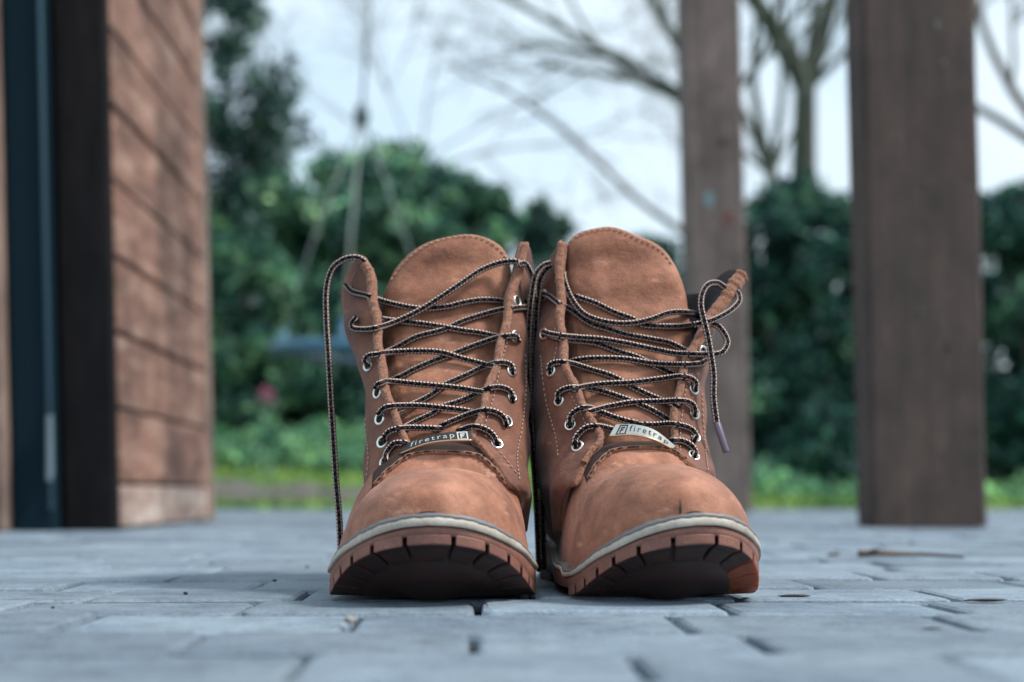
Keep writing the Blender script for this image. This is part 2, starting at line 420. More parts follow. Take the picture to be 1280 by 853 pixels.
# ground cover at the back of the bank
n = 16000; cx_ = rng.uniform(-2.6, -.2, n); cy_ = rng.uniform(7.6, 9.3, n)
cz_ = ground_h(cx_, cy_)+rng.random(n)*(.06+.07*np.sin(cx_*9)**2)
V, Fc = leaf_cloud(np.stack([cx_, cy_, cz_], 1), .05, .5, None, 3)
tag(link('ground_cover', mesh('ground_cover', V, Fc, False), fol_light), 'pale green low ground cover plants along the foot of the left bushes', 'ground cover', kind='stuff')
n = 6000; cx_ = rng.uniform(1.1, 3.2, n); cy_ = rng.uniform(6.0, 6.9, n)
cz_ = ground_h(cx_, cy_)+rng.random(n)*(.03+.13*np.abs(np.sin(cx_*4.3)))
V, Fc = leaf_cloud(np.stack([cx_, cy_, cz_], 1), .04, .5, None, 5)
tag(link('ground_cover', mesh('ground_cover', V, Fc, False), fol_light), 'bright green low plants at the foot of the dark hedge between the posts', 'ground cover', kind='stuff')

def blob_points(n, cx, cy, z0, z1, rx, ry, lumps, seed):
    """points in a lumpy dome: many sub-blobs near the outside plus an inner fill"""
    r = np.random.default_rng(seed); H = z1-z0; pts = []
    per = int(n/lumps)
    for k in range(lumps):
        th = r.uniform(0, 2*math.pi); u = r.random()**.6; hz = r.random()**1.25
        prof = math.sqrt(max(0, 1-(max(0, hz-.50)/.50)**2.6))
        bx = cx+rx*.82*u*math.cos(th)*prof; by = cy+ry*.82*u*math.sin(th)*prof; bz = z0+H*(.03+.87*hz)
        br = r.uniform(.14, .30)*min(rx, H*.5)
        d = r.normal(size=(per, 3)); d /= np.linalg.norm(d, axis=1)[:, None]
        rad = br*(r.random((per, 1))**.45)*(1+.25*r.normal(size=(per, 1)).clip(-1, 1.6))
        q = d*rad; q[:, 2] *= .8; pts.append(q+[bx, by, bz])
    return np.concatenate(pts)
def shrub(name, label, cat, px, D, top_py, rx, ry, n, size, m, lumps, seed, group=None, base_z=None):
    x = (px-640)/F*D; z0 = float(ground_h(np.array(x), np.array(D))) if base_z is None else base_z; z1 = CAM_H+(HZ-top_py)/F*D
    root = empty(name, (x, D, z0), label, cat, group)
    pts = blob_points(n, 0, 0, 0.0, z1-z0, rx, ry, lumps, seed)
    V, Fc = leaf_cloud(pts, size, .6, None, seed)
    link('crown', mesh('crown', V, Fc, False), m, root)
    mb = MB(); r_ = random.Random(seed)
    for k in range(5):
        a = r_.uniform(0, 6.28); h = (z1-z0)*r_.uniform(.45, .75)
        p = [(0.03*math.cos(a), .03*math.sin(a), -.05)]
        for j in range(1, 5): p.append((rx*.35*j/4*math.cos(a)+r_.uniform(-.04, .04), ry*.35*j/4*math.sin(a), h*j/4))
        mb.tube(p, [.035, .03, .022, .015, .008], 6)
    mb.build('trunk', bark, root, smooth=True)
    return root
G = 'bushes at the back of the garden'
shrub('bush', 'dark green bush right beside the timber wall, left end of the bush row', 'bush', 335, 9.6, 205, .72, .7, 34000, .075, fol_mid, 70, 11, G)
shrub('bush', 'tall rounded green bush with the highest dome, behind the hanging swing', 'bush', 470, 10.2, 168, .88, .8, 44000, .075, fol_mid, 110, 12, G)
shrub('bush', 'lighter green bush sloping down behind the tongue of the left boot', 'bush', 578, 10.0, 194, .56, .6, 28000, .075, fol_mid, 55, 13, G)
shrub('bush', 'low far dark bush showing above the gap between the two boots', 'bush', 672, 15.5, 226, .95, .8, 22000, .09, fol_teal, 50, 14, G)
shrub('bush', 'low far bush between the right boot tongue and the middle post', 'bush', 785, 15.8, 244, .85, .8, 20000, .09, fol_teal, 45, 15, G)
shrub('bush', 'dark lower bush filling behind the two boots', 'bush', 735, 11.5, 340, 1.2, .6, 24000, .07, fol_dark, 60, 16, G)
shrub('hedge_shrub', 'dark dense hedge shrub between the middle post and the right post', 'hedge', 985, 8.6, 198, .70, .6, 44000, .055, fol_dark, 85, 17, 'hedge shrubs behind the posts')
shrub('hedge_shrub', 'dark dense hedge shrub mostly hidden behind the right post', 'hedge', 1120, 8.9, 205, .66, .6, 30000, .055, fol_dark, 60, 18, 'hedge shrubs behind the posts')
shrub('hedge_shrub', 'dark dense hedge shrub at the right edge beyond the right post', 'hedge', 1290, 8.6, 195, .70, .6, 36000, .055, fol_dark, 75, 19, 'hedge shrubs behind the posts')

for px_, lab in ((-700, 'tall dark far hedge section hidden far left of the timber wall'), (1800, 'tall dark far hedge section out beyond the right edge'), (2320, 'tall dark far hedge section farthest out beyond the right edge'), (-150, 'tall dark far hedge section hidden at left behind the timber wall'), (330, 'tall dark far hedge section behind the dark bush at left'), (800, 'low dark far hedge section behind the two boots'), (1000, 'low dark far hedge section between the middle post and the right post'), (1270, 'tall dark far hedge section behind the right post')):
    shrub('far_hedge', lab, 'hedge', px_, 17.5, 300 if px_ not in (800, 1000) else 325, 2.6, .7, 26000, .13, fol_dark, 110, 2000+px_, 'far hedge along the garden end')

# trees
def branch(mb, p, d, ln, r0, depth, rr, twigs, curl=.25, droop=0.0, spread=.65, tips=None, minr=.002):
    k = 6; pts = [Vector(p)]; dirv = Vector(d).normalized(); rad = [r0]
    for j in range(k):
        dirv = (dirv+Vector((rr.gauss(0, curl), rr.gauss(0, curl), rr.gauss(0, curl)-droop))*.35).normalized()
        pts.append(pts[-1]+dirv*ln/k); rad.append(max(minr, r0*(1-.62*(j+1)/k)))
    mb.tube(pts, rad, 6 if r0 > .03 else 4, cap=False)
    if tips is not None and depth <= 1: tips += pts[2:]
    if depth == 0: return
    for j in range(twigs):
        t = rr.uniform(.3, 1.0); i = min(k-1, int(t*k)); q = pts[i].lerp(pts[i+1], t*k-i)
        ax = Vector((rr.gauss(0, 1), rr.gauss(0, 1), rr.gauss(0, 1))).normalized()
        nd = (dirv+ax*spread).normalized()
        branch(mb, q, nd, ln*rr.uniform(.45, .72), rad[i]*.62, depth-1, rr, twigs, curl, droop, spread, tips, minr)
def bare_tree(name, label, base, limbs, seed, m=bark, twigs=4, depth=3, lean=(0, 0), th=2.0, tr=.16, minr=.0025, group='bare trees behind the hedge'):
    root = empty(name, base, label, 'tree', group); rr = random.Random(seed)
    mb = MB(); top = Vector((lean[0], lean[1], th))
    tp = [Vector((0, 0, -.2)), Vector((lean[0]*.2, 0, th*.35)), Vector((lean[0]*.6, 0, th*.7)), top]
    mb.tube([tuple(x) for x in cat_rom([tuple(q) for q in tp], 5)], [tr*(1.2-.5*i/15) for i in range(16)], 12)
    mb.build('trunk', m, root, smooth=True)
    cb = MB()
    for (d, ln, r0) in limbs: branch(cb, top-Vector((0, 0, .05)), d, ln, r0, depth, rr, twigs, minr=minr)
    cb.build('crown', m, root, smooth=True)
    return root
D = 14.0
bx = (1000-640)/F*D
bare_tree('bare_tree', 'bare forked tree rising above the hedge between the two posts', (bx, D, .15),
          [((-.32, 0, 1), 3.0, .10), ((.34, .05, 1), 3.0, .10), ((-.75, 0, .9), 2.2, .05), ((.85, .1, .8), 2.0, .045), ((.05, .2, 1), 2.2, .05)], 5, bark_moss, 3, 3, (.05, 0), 3.9, .15, .004)
D = 13.2
bx = (962-640)/F*D
bare_tree('bare_tree', 'bare multi stemmed tree close beside the middle post, left of the forked tree', (bx, D, .15),
          [((-.45, 0, 1), 2.4, .045), ((-.12, .1, 1), 2.6, .05), ((.22, 0, 1), 2.3, .04), ((-.8, 0, .8), 1.8, .03), ((.5, 0, 1), 2.0, .03)], 15, bark_moss, 3, 3, (.02, 0), 2.9, .08, .0035)
D = 11.0
bx = (905-640)/F*D
tree2 = bare_tree('bare_tree', 'bare branching tree behind the middle post reaching left across the sky', (bx, D, .15),
          [((-1, 0, .55), 2.0, .045), ((-1, .1, .25), 1.5, .035), ((-.55, 0, 1), 2.4, .05), ((.25, 0, 1), 2.0, .05), ((.6, .2, .8), 1.6, .035)], 21, bark_moss, 4, 3, (-.03, 0), 2.9, .11, .0028)
D = 12.0
bx = (1330-640)/F*D
bare_tree('bare_tree', 'bare tree at the right edge with branches entering past the right post', (bx, D, .1),
          [((-.9, 0, .5), 1.9, .045), ((-.6, 0, .9), 2.2, .05), ((.5, 0, 1), 2.2, .05)], 9, bark, 4, 3, (0, 0), 2.8, .14, .0028)
D = 24.0
bx = (520-640)/F*D
bare_tree('bare_tree', 'faint far bare tree whose thin twigs fill the upper left sky', (bx, D, .3),
          [((-.9, 0, .9), 4.2, .022), ((.9, 0, .9), 4.2, .022), ((-.3, 0, 1), 4.5, .022), ((.35, .2, 1), 4.5, .022), ((-1.2, .3, .45), 3.5, .03), ((1.2, .2, .5), 3.8, .03)], 33, bark, 6, 3, (0, 0), 5.2, .10, .0045)
# long thin bough arching down to the middle post
pp = [(560, 80), (590, 96), (640, 118), (700, 160), (750, 205), (800, 252), (845, 284), (885, 316), (905, 330)]
pts = cat_rom([tuple(P(a, b, 11.0)-tree2.location) for a, b in pp], 6)
mb = MB(); mb.tube(pts, list(np.linspace(.008, .034, len(pts))), 8)
rr = random.Random(3)
for i in range(4, len(pts)-14, 4):
    branch(mb, pts[i], (-.8, rr.uniform(-.3, .3), rr.choice((-.3, .7, .9))), rr.uniform(.25, .5), .007, 1, rr, 3, minr=.002)
mb.uv = []; mb.build('bough', bark, tree2, smooth=True)
# leafy tree hanging in at the upper left
D = 8.2; bx = (205-640)/F*D
root = empty('evergreen_tree', (bx, D, .2), 'leafy dark evergreen tree with ragged boughs just right of the timber wall', 'tree')
tb = MB(); rr = random.Random(44); tips = []
tb.tube([(0, 0, -.2), (.03, 0, 1.2), (-.02, 0, 2.4), (.02, 0, 3.8)], [.13, .11, .08, .04], 10); tb.build('trunk', bark, root, smooth=True)
lb = MB()
for z, dx, ln in ((1.5, 1, .62), (1.75, 1, .70), (2.0, .9, .78), (2.12, 1, 1.02), (2.2, 1, .85), (2.45, 1, .62), (2.7, .8, .7), (2.9, .6, .6), (1.9, .7, .6), (2.35, -.8, .7), (2.6, .5, .75), (1.6, -1, .6), (3.1, .5, .5), (3.3, -.4, .6)):
    branch(lb, (0, 0, z), (dx, rr.uniform(-.4, .4), rr.uniform(0, .3)), ln*.58, .016, 2, rr, 4, droop=.15, tips=tips, spread=.7)
lb.build('limbs', bark, root, smooth=True)
tips = np.array([tuple(t) for t in tips]); idx = rng.integers(0, len(tips), 7500)
cen = tips[idx]+rng.normal(0, .035, (7500, 3))
V, Fc = leaf_cloud(cen, .05, .55, None, 9); link('crown', mesh('crown', V, Fc, False), fol_teal, root)

# swing: ring seat hung on ropes from one knot
D = 6.2
sw = empty('nest_swing', P(455, 440, D), 'blue ring shaped swing seat hanging on pale ropes behind the left boot', 'swing')
rope_m = mat('pale_rope', (.22, .26, .25), .85); blue_m = mat('blue_plastic_ring', (.04, .13, .22), .45)
net_m = mat('seat_net', (.05, .08, .10), .8); b0 = P(455, 440, D)
rad = 108/F*D; ring = [(rad*math.cos(t), rad*math.sin(t), .012*math.cos(2*t)) for t in np.linspace(0, 2*math.pi, 49)]
mb = MB(); mb.tube(ring, .028, 10, cap=False); mb.build('ring', blue_m, sw, smooth=True)
mb = MB()
for k in np.linspace(-.85, .85, 9):
    c_ = rad*math.sqrt(1-k*k)
    for a in (0, 1):
        p = [(-c_, k*rad, 0), (0, k*rad, -.05*(1-k*k)), (c_, k*rad, 0)]
        if a: p = [(q[1], q[0], q[2]) for q in p]
        mb.tube([tuple(q) for q in cat_rom(p, 4)], .005, 5)
mb.build('net', net_m, sw, smooth=True)
knot = P(452, 145, D)-b0
for a in (180, 262, 30, 110):
    e = Vector((rad*math.cos(R(a)), rad*math.sin(R(a)), 0)); mb = MB()
    mid = e.lerp(knot, .5)+Vector((e.x*.05, 0, 0))
    mb.tube([tuple(e), tuple(mid), tuple(knot)], .0055, 8); mb.build('rope', rope_m, sw, smooth=True)
    mb = MB(); mb.tube([tuple(e-Vector((0, 0, .03))), tuple(e.lerp(knot, .09))], .017, 8); mb.build('rope_sleeve', blue_m, sw, smooth=True)
mb = MB(); mb.tube([tuple(knot-Vector((0, 0, .05))), tuple(knot), tuple(knot+Vector((0, 0, .05)))], [.02, .038, .02], 10); mb.build('knot', mat('shackle', (.07, .11, .12), .5), sw, smooth=True)
mb = MB(); mb.tube([tuple(knot), tuple(P(466, -60, D)-b0), tuple(P(470, -260, D)-b0)], .007, 8); mb.build('hanging_rope', rope_m, sw, smooth=True)
# pink flower
fl = P(333, 494, 7.4); gz0 = float(ground_h(np.array(fl.x), np.array(fl.y)))
root = empty('flower', (fl.x, fl.y, gz0), 'single small pink flower in front of the dark bush at left', 'flower')
mb = MB(); mb.tube([(0, 0, 0), (.01, 0, (fl.z-gz0)*.5), (0, 0, fl.z-gz0)], .004, 6); mb.build('stem', fol_mid, root, smooth=True)
V, Fc = leaf_cloud(rng.normal(0, .017, (60, 3))+[0, 0, fl.z-gz0], .035, .8, None, 2); link('petals', mesh('petals', V, Fc, False), mat('pink_petal', (.45, .14, .25), .6), root)
lf, lc = leaf_cloud(np.stack([rng.normal(0, .03, 90), rng.normal(0, .03, 90), rng.uniform(0, fl.z-gz0, 90)], 1), .05, .5, None, 6); link('foliage', mesh('foliage', lf, lc, False), fol_mid, root)

# ---------------- timber structures
def wood_mat(name, base, dark, light, axis=(1, 1, 1), stain=.5, rough=.8):
    m = mat(name, base, rough); v = coords(m, axis)
    a = noise(m, v, 6, 6, .65); g = noise(m, v, 34, 4, .7)
    v2 = coords(m, (1, 1, 1)); b = noise(m, v2, 7, 5, .6)
    c = ramp(m, a, [(.34, dark), (.5, base), (.68, light)])
    c = mixc(m, c, ramp(m, g, [(.3, (.65, .65, .65)), (.6, (1.1, 1.1, 1.1))]), .7, 'MULTIPLY')
    c = mixc(m, c, ramp(m, b, [(.38, (.36, .35, .36)), (.50, (.95, .95, .95)), (.66, (1.35, 1.35, 1.35))]), stain, 'MULTIPLY')
    setp(m, Base_Color=c, Normal=bump(m, g, .5, .004)); return m
plank_m = wood_mat('stained_plank', (.25, .125, .086), (.13, .068, .052), (.36, .235, .18), (1.2, 1, 5), .7)
post_m = wood_mat('weathered_post', (.165, .128, .115), (.105, .083, .076), (.235, .185, .165), (5, 5, .8), .45)
post2_m = wood_mat('brown_post', (.066, .044, .037), (.042, .030, .026), (.092, .060, .048), (5, 5, .7), .4)
pale_plank = wood_mat('pale_scuffed_plank', (.40, .29, .24), (.24, .15, .12), (.55, .45, .40), (1.2, 1, 5), .6)
dark_wood = wood_mat('dark_corner_board', (.012, .011, .012), (.008, .008, .009), (.018, .015, .015), (5, 5, .7), .3)
blue_door = mat('blue_black_door_paint', (.005, .017, .026), .7); blue_door.node_tree.nodes['Principled BSDF'].inputs['Specular IOR Level'].default_value = .1
dark_wood.node_tree.nodes['Principled BSDF'].inputs['Specular IOR Level'].default_value = .1
trim_m = wood_mat('pale_trim_wood', (.22, .15, .12), (.13, .09, .075), (.30, .21, .17), (5, 5, .8), .4)
LEAN = .0225     # the uprights all lean a little to the left
def lean_dx(z): return -LEAN*z
def upright(name, x0, x1, y0, y1, h, m, parent, base, bev=.004, z0=.0):
    """box with the building's lean; coordinates relative to base, square to the paving"""
    mb = MB(); mb.box(x0, x1, y0, y1, z0, h, shear=(-LEAN, 0), bev=bev)
    o = mb.build(name, m, parent); return o
# posts
def post(px_l, px_r, D, dep, h, m, label, marks):
    x0 = (px_l-640)/F*D; x1 = (px_r-640)/F*D
    root = empty('timber_post', (x0, D, 0), label, 'post', None, YAW)
    nv = 14; mb = MB()
    # shaft with slightly uneven arrises
    r_ = random.Random(int(px_l)); b = .006; wv = x1-x0; prof = [(b, 0), (wv-b, 0), (wv, b), (wv, dep-b), (wv-b, dep), (b, dep), (0, dep-b), (0, b)]
    for i in range(nv):
        z = h*i/(nv-1)
        for (x, y) in prof: mb.v.append((x-LEAN*z+r_.uniform(-.0012, .0012), y+r_.uniform(-.0012, .0012), z+.001))
    mb.f += grid_faces(nv, 8, True); mb.f.append(tuple(range(7, -1, -1))); mb.f.append(tuple((nv-1)*8+i for i in range(8)))
    mb.build('shaft', m, root)
    for (mx_, mz, sx_, sz_, mm) in marks:
        k = MB(); k.tube([(mx_-LEAN*mz, .004, mz), (mx_-LEAN*mz, -.0015, mz)], [sx_, sx_*.8], 10)
        for i in range(len(k.v)): k.v[i] = (k.v[i][0], k.v[i][1], mz+(k.v[i][2]-mz)*sz_)
        k.build('knot', mm, root)
    return root
knot_m = mat('wood_knot', (.05, .035, .03), .8); pale_m = mat('pale_speck', (.13, .115, .11), .8); teal_m = mat('teal_paint_speck', (.16, .26, .27), .7); red_m = mat('red_brown_stain', (.16, .07, .055), .8)
post(1092, 1236, 2.26, .10, 2.4, post2_m, 'thick dark brown square timber post at right standing on the paving',
     [(.128, .29, .005, 2.2, knot_m), (.085, .345, .003, 1.4, pale_m), (.12, .80, .006, 1.5, pale_m), (.13, .74, .004, 1.6, pale_m), (.055, .62, .004, 1.0, pale_m), (.10, .55, .003, 1.6, pale_m)])
post(869, 940, 3.75, .14, 2.6, post_m, 'weathered grey brown square timber post behind the right boot',
     [(.095, .98, .013, 1.2, knot_m), (.055, .83, .016, 1.6, teal_m), (.105, .78, .018, 1.6, red_m)])
# shed: a corner of a timber building with a dark door
Dn = 2.12; xs = (150-640)/F*Dn
shed = empty('timber_shed', (xs, Dn, 0), 'corner of a timber building with brown plank side wall and dark blue door', 'building', None, YAW)
H_ = 2.3; Ld = .735
zb = .0; k = 0
for z0_, z1_ in [(0, .069)]+[(.069+.1135*i, .069+.1135*(i+1)) for i in range(20)]:
    mb = MB(); pr = random.uniform(0, .0022)
    mb.box(-.045, pr, .012, Ld-.035, z0_+.0022, z1_-.0022, shear=(-LEAN, 0), bev=.004)
    mb.build('plank', pale_plank if z0_ == 0 else plank_m, shed)
upright('wall_core', -.16, -.02, .03, Ld-.05, H_, dark_wood, shed, None)
upright('corner_post', -.048, .004, Ld-.033, Ld+.02, H_, trim_m, shed, None)
upright('corner_board', -.078, -.001, -.02, .010, H_+.02, dark_wood, shed, None)
# front: door set to the left of the corner board
door = upright('door', -.140, -.0815, -.055, -.015, H_, blue_door, shed, None, .003)
mb = MB(); mb.tube([(-.0835-LEAN*z, -.058, z) for z in (.03, H_-.05)], .0035, 8); o = mb.build('door_bead', mat('blue_grey_bead', (.07, .13, .17), .35), shed, smooth=True)
mb = MB(); mb.box(-.0845, -.0785, -.066, -.056, .080, .160, shear=(-LEAN, 0), bev=.002); mb.tube([(-.081-LEAN*.12, -.070, .073), (-.081-LEAN*.12, -.070, .168)], .0048, 10)
mb.uv = []; mb.build('hinge', mat('zinc_hinge', (.12, .17, .20), .5), door)
upright('door_frame', -.1575, -.1425, -.085, -.02, H_, trim_m, shed, None, .003)
upright('frame_gap', -.1675, -.1595, -.06, -.02, H_, dark_wood, shed, None, .002)
for i in range(20):
    mb = MB(); mb.box(-.60, -.169, -.10, -.06, .003+i*.115, .112+i*.115, shear=(-LEAN, 0), bev=.003); mb.build('front_plank', plank_m, shed)
mb = MB(); mb.box(-1.6, -.61, -.10, .8, 0, H_, shear=(-LEAN, 0), bev=.004); mb.build('front_wall', plank_m, shed)

# ================================================================== BOOTS
def interp(tab, x):
    t = np.asarray(tab, float); return np.interp(x, t[:, 0], t[:, 1])
def smooth_tab(tab):
    t = np.asarray(tab, float); d = cat_rom(t, 10); return d
# sole arch: tuples (u, z) u = |x|/half width at the front half of the outline
AW, BF = .0548, .078          # half width, length from tip to the widest point
def outline(n_front=97, grow=0.0):
    """closed outline of the sole, local coords: x sideways, y back from the tip; returns list of (x, y, u, front)"""
    pts = []
    a, b = AW+grow, BF+grow
    for t in np.linspace(-math.pi/2, math.pi/2, n_front):
        pts.append((a*math.sin(t), BF-b*abs(math.cos(t))**.92, abs(math.sin(t)), t))
    side = [(AW, BF), (.0540, .105), (.047, .15), (.0395, .19), (.0385, .225), (.0375, .255), (.031, .282), (.017, .297), (0, .300)]
    sc = cat_rom(side, 6)[1:]
    right = [(x+grow*(1 if x > .02 else x/.02), y+(grow if y > .28 else 0), 1.0, math.pi/2+(y-BF)*8) for x, y in sc]
    left = [(-x, y, u, -t) for x, y, u, t in right[:-1]][::-1]
    return pts+right+left
ZT = smooth_tab([(0, .0400), (.25, .0388), (.5, .0350), (.7, .0295), (.85, .0240), (.95, .0175), (1, .0140)])
ZB = smooth_tab([(0, .0305), (.25, .0295), (.5, .0262), (.7, .0205), (.85, .0125), (.95, .0045), (1, .0010)])
def z_top(u, y, skew=0, x=0):
    if y > BF: return float(np.interp(y, [BF, .11, .3], [.0140, .0150, .030]))+0
    return float(np.interp(u, ZT[:, 0], ZT[:, 1]))+skew*x
def z_bot(u, y, skew=0, x=0):
    if y > BF: return .001
    return float(np.interp(u, ZB[:, 0], ZB[:, 1]))+skew*x*(1-u)

def make_boot(cfg):
    yaw = cfg['yaw']; cw = Vector(cfg['center']); tipD = cfg['tipD']     # centre of the widest point, world
    ca, sa = math.cos(yaw), math.sin(yaw)
    def W(x, y, z):      # local (tip at y=0) -> world, rotated about the widest point
        dy = y-BF; x = x*cfg['sx']
        return Vector((cw.x+x*ca-dy*sa, cw.y+x*sa+dy*ca, z))
    base = Vector((cw.x, cw.y+.06, 0))
    root = empty('boot', base, cfg['label'], 'boot', 'pair of boots on the paving')
    sk = cfg['skew']
    # ---- outsole: band + underside plate + lugs
    ol = outline(); n = len(ol)
    up = outline(grow=.0); inn = outline(grow=-.004)
    rows_ = []
    LH = .0050
    def ring(src, fz): return [W(p[0], p[1], fz(p, o)) for p, o in zip(src, ol)]
    zt = lambda p, o: z_top(o[2], o[1], sk, o[0])
    zl = lambda p, o: z_bot(o[2], o[1], sk, o[0])+min(LH, (z_top(o[2], o[1])-z_bot(o[2], o[1]))*.55)
    gro = outline(grow=.0006)
    rr_ = [ring(inn, lambda p, o: zt(p, o)), ring(up, lambda p, o: zt(p, o)-.0004), ring(up, lambda p, o: (zt(p, o)+zl(p, o))/2),
           ring(up, lambda p, o: zl(p, o)+.0002), ring(outline(grow=-.0010), lambda p, o: zl(p, o)-.0004), ring(outline(grow=-.010), zl)]
    V = [q for r in rr_ for q in r]; Fc = grid_faces(6, n, True)
    # close the underside and the top with fans towards a centre line
    def fan(ringidx, flip):
        b = ringidx*n; cidx = []
        st = len(V)
        for k in range(n):
            o = ol[k]; yy = min(max(o[1]*.8+.05, .06), .26)
            z = (z_top(1, yy) if flip else z_bot(1, yy)+LH)+ (0.0 if not flip else -.001)
            if not flip and yy < BF: z = .006+.010*max(0, (BF-yy)/BF)
            V.append(W(o[0]*.12, yy, z))
        for k in range(n):
            k2 = (k+1) % n
            q = (b+k, b+k2, st+k2, st+k); Fc.append(q if not flip else q[::-1])
    # closed tread core in shade-darkened rubber, coming down to the paving behind the toe
    core = []
    for gi, (g, fz) in enumerate(((-.005, .98), (-.014, .80), (-.017, .64), (-.028, .36), (-.042, .03))):
        for p, o in zip(outline(grow=g), ol):
            zo = z_bot(o[2], o[1], sk, o[0]); hgt = min(LH, (z_top(o[2], o[1])-zo)*.55)
            core.append(W(p[0], p[1], zo*fz+hgt*(.55, .35, 0, 0, 0)[gi]+.0003))
    core += [W(o[0]*.12, min(max(o[1]*.8+.05, .06), .26), .0012) for o in ol]
    link('tread_core', mesh('tread_core', core, grid_faces(6, n, True)), lug_m, root, base)
    me = mesh('outsole', V, Fc); o_ = link('outsole', me, gum_m, root, base)
    # lugs between radial notches
    notch = [0, 12.5, 31, 45.5, 56.5, 66, 75, 84]
    ts = sorted([R(s*x) for x in notch[1:] for s in (-1, 1)])
    def at_t(t, grow):
        a, b = AW+grow, BF+grow
        return (a*math.sin(t), BF-b*abs(math.cos(t))**.92, abs(math.sin(t)))
    for i in range(len(ts)-1):
        g = R(1.15)*(1 if abs(ts[i]) < 1 else .7)
        a0, a1 = ts[i]+g*.9, ts[i+1]-g*.9
        tt = np.linspace(a0, a1, 6); mid = (a0+a1)/2
        v = []; f = []
        for depth_, shrink in ((.0002, 1), (-.006, .985), (-.020, .93), (-.040, .80)):
            for t in tt:
                t2 = mid+(t-mid)*shrink
                x, y, u = at_t(t2, depth_); zb_ = z_bot(u, y, sk, x)
                # underside flattens towards the ground inwards
                fin = {.0002: 1.0, -.006: .93, -.020: .62, -.040: .10}[depth_]
                xo, yo, uo = at_t(t2, 0); hgt = min(LH, (z_top(uo, yo)-z_bot(uo, yo))*.55)
                zo = z_bot(uo, yo, sk, xo)
                v.append(W(x, y, zo*fin+.0004)); v.append(W(x, y, (zo+hgt)*max(fin, .62)+.001))
        m_ = 6
        outer = []
        for r in range(3):
            for c in range(m_-1):
                a_, b_ = (r*m_+c)*2, ((r+1)*m_+c)*2
                f.append((a_, b_, b_+2, a_+2)); f.append((a_+1, a_+3, b_+3, b_+1))
            a_, b_ = r*m_*2, (r+1)*m_*2; f.append((a_, a_+1, b_+1, b_))
            a_, b_ = (r*m_+m_-1)*2, ((r+1)*m_+m_-1)*2; f.append((a_, b_, b_+1, a_+1))
        for c in range(m_-1):
            a_ = c*2; outer.append(len(f)); f.append((a_, a_+2, a_+3, a_+1)); a_ = (3*m_+c)*2; f.append((a_, a_+1, a_+3, a_+2))
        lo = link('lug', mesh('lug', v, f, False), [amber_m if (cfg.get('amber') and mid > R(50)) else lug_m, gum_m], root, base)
        for k_ in outer: lo.data.polygons[k_].material_index = 1
        bv = lo.modifiers.new('bevel', 'BEVEL'); bv.width = .0011; bv.segments = 2; bv.limit_method = 'ANGLE'
    # heel block
    hv = []
    hp = [(x, y) for x, y, u, t in outline(25) if y > .205]
    hp.sort(key=lambda q: math.atan2(q[0], q[1]-.25)); mb = MB()
    # add the breast line
    for z in (.0008, .016):
        for x, y in hp: mb.v.append(tuple(W(x*.985, y-.001, z)))
    nh = len(hp); mb.f += [(i, (i+1) % nh, nh+(i+1) % nh, nh+i) for i in range(nh)]; mb.f += [tuple(range(nh))[::-1], tuple(nh+i for i in range(nh))]
    mb.build('heel', mat('dark_rubber_heel', (.06, .03, .025), .6) if 'dark_rubber_heel' not in bpy.data.materials else bpy.data.materials['dark_rubber_heel'], root, base)
    # ---- welt (cream) and thin grey rand above it
    def band(name, prof, m, wav=0):
        V = []
        for (g, dz) in prof:
            oo = outline(grow=g)
            for k, (p, o) in enumerate(zip(oo, ol)):
                wv = wav*(math.sin(k*1.9)*.5+math.sin(k*.77)*.5)
                tp = 1-.45*min(1, o[2])**5
                V.append(W(p[0], p[1], z_top(o[2], o[1], sk, o[0])+dz*tp+(wv if dz > .004 else 0)))
        return link(name, mesh(name, V, grid_faces(len(prof), n, True)), m, root, base)
    band('welt', [(-.004, .0004), (.0009, .0002), (.0013, .0008), (.0013, .0031), (.0007, .0041), (-.006, .0050)], welt_m, .00035)
    band('rand', [(-.001, .0038), (.0007, .0043), (.0005, .0057), (-.0020, .0072), (-.006, .0070)], rand_m, .0003)
    # ---- toe and vamp
    zts = smooth_tab(cfg['ztop']); ws = smooth_tab([(0, 0)]+[(y_, w_) for y_, w_ in cfg['w']])
    ys = np.concatenate([BF*(1-np.cos(np.linspace(0, math.pi/2, 44)))*.999+.0006, np.linspace(BF+.0012, .112, 40), np.linspace(.116, .288, 36)])
    nphi = 61; V = []
    oy = np.array([(p[1], p[0]) for p in ol if p[0] >= 0]); oy = oy[np.argsort(oy[:, 0])]
    for y in ys:
        wh = max(.0005, float(np.interp(y+.0012, oy[:, 0], oy[:, 1]))-.0035)
        u = min(1, (wh+.0035)/AW) if y < BF else 1
        yy0 = y
        zt_ = float(np.interp(y, zts[:, 0], zts[:, 1]))
        for ph in np.linspace(0, math.pi, nphi):
            cx_, sx_ = math.cos(ph), math.sin(ph)
            ex = cfg.get('nx', 1.0)
            x = wh*math.copysign(abs(cx_)**(.90 if cx_*cfg['med'] < 0 else .90-.38*min(1, y/.06)), cx_)
            zb0 = z_top(u, y, sk, x)+.003
            hgt = max(zt_+cfg['roll']*x-zb0, .0005)
            z = zb0+hgt*(sx_**1.12)
            # creases behind the toe cap
            cr_ = cfg['crease']*math.exp(-((y-.072-.18*abs(x))/.004)**2)*sx_
            fl_ = math.exp(-((y-.066)/.016)**2)*sx_*cfg['folds']
            cr_ += fl_*(math.sin(y*560+abs(x)*150+x*60)*.5+math.sin(y*330-x*120+1)*.5)
            V.append(W(x, y, z-cr_))
    me = mesh('toe_cap', V, grid_faces(len(ys), nphi)); 
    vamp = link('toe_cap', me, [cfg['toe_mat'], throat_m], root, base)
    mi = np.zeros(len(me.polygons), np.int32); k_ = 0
    def edge_y(x): return .0885-.28*max(0, abs(x)-.012)
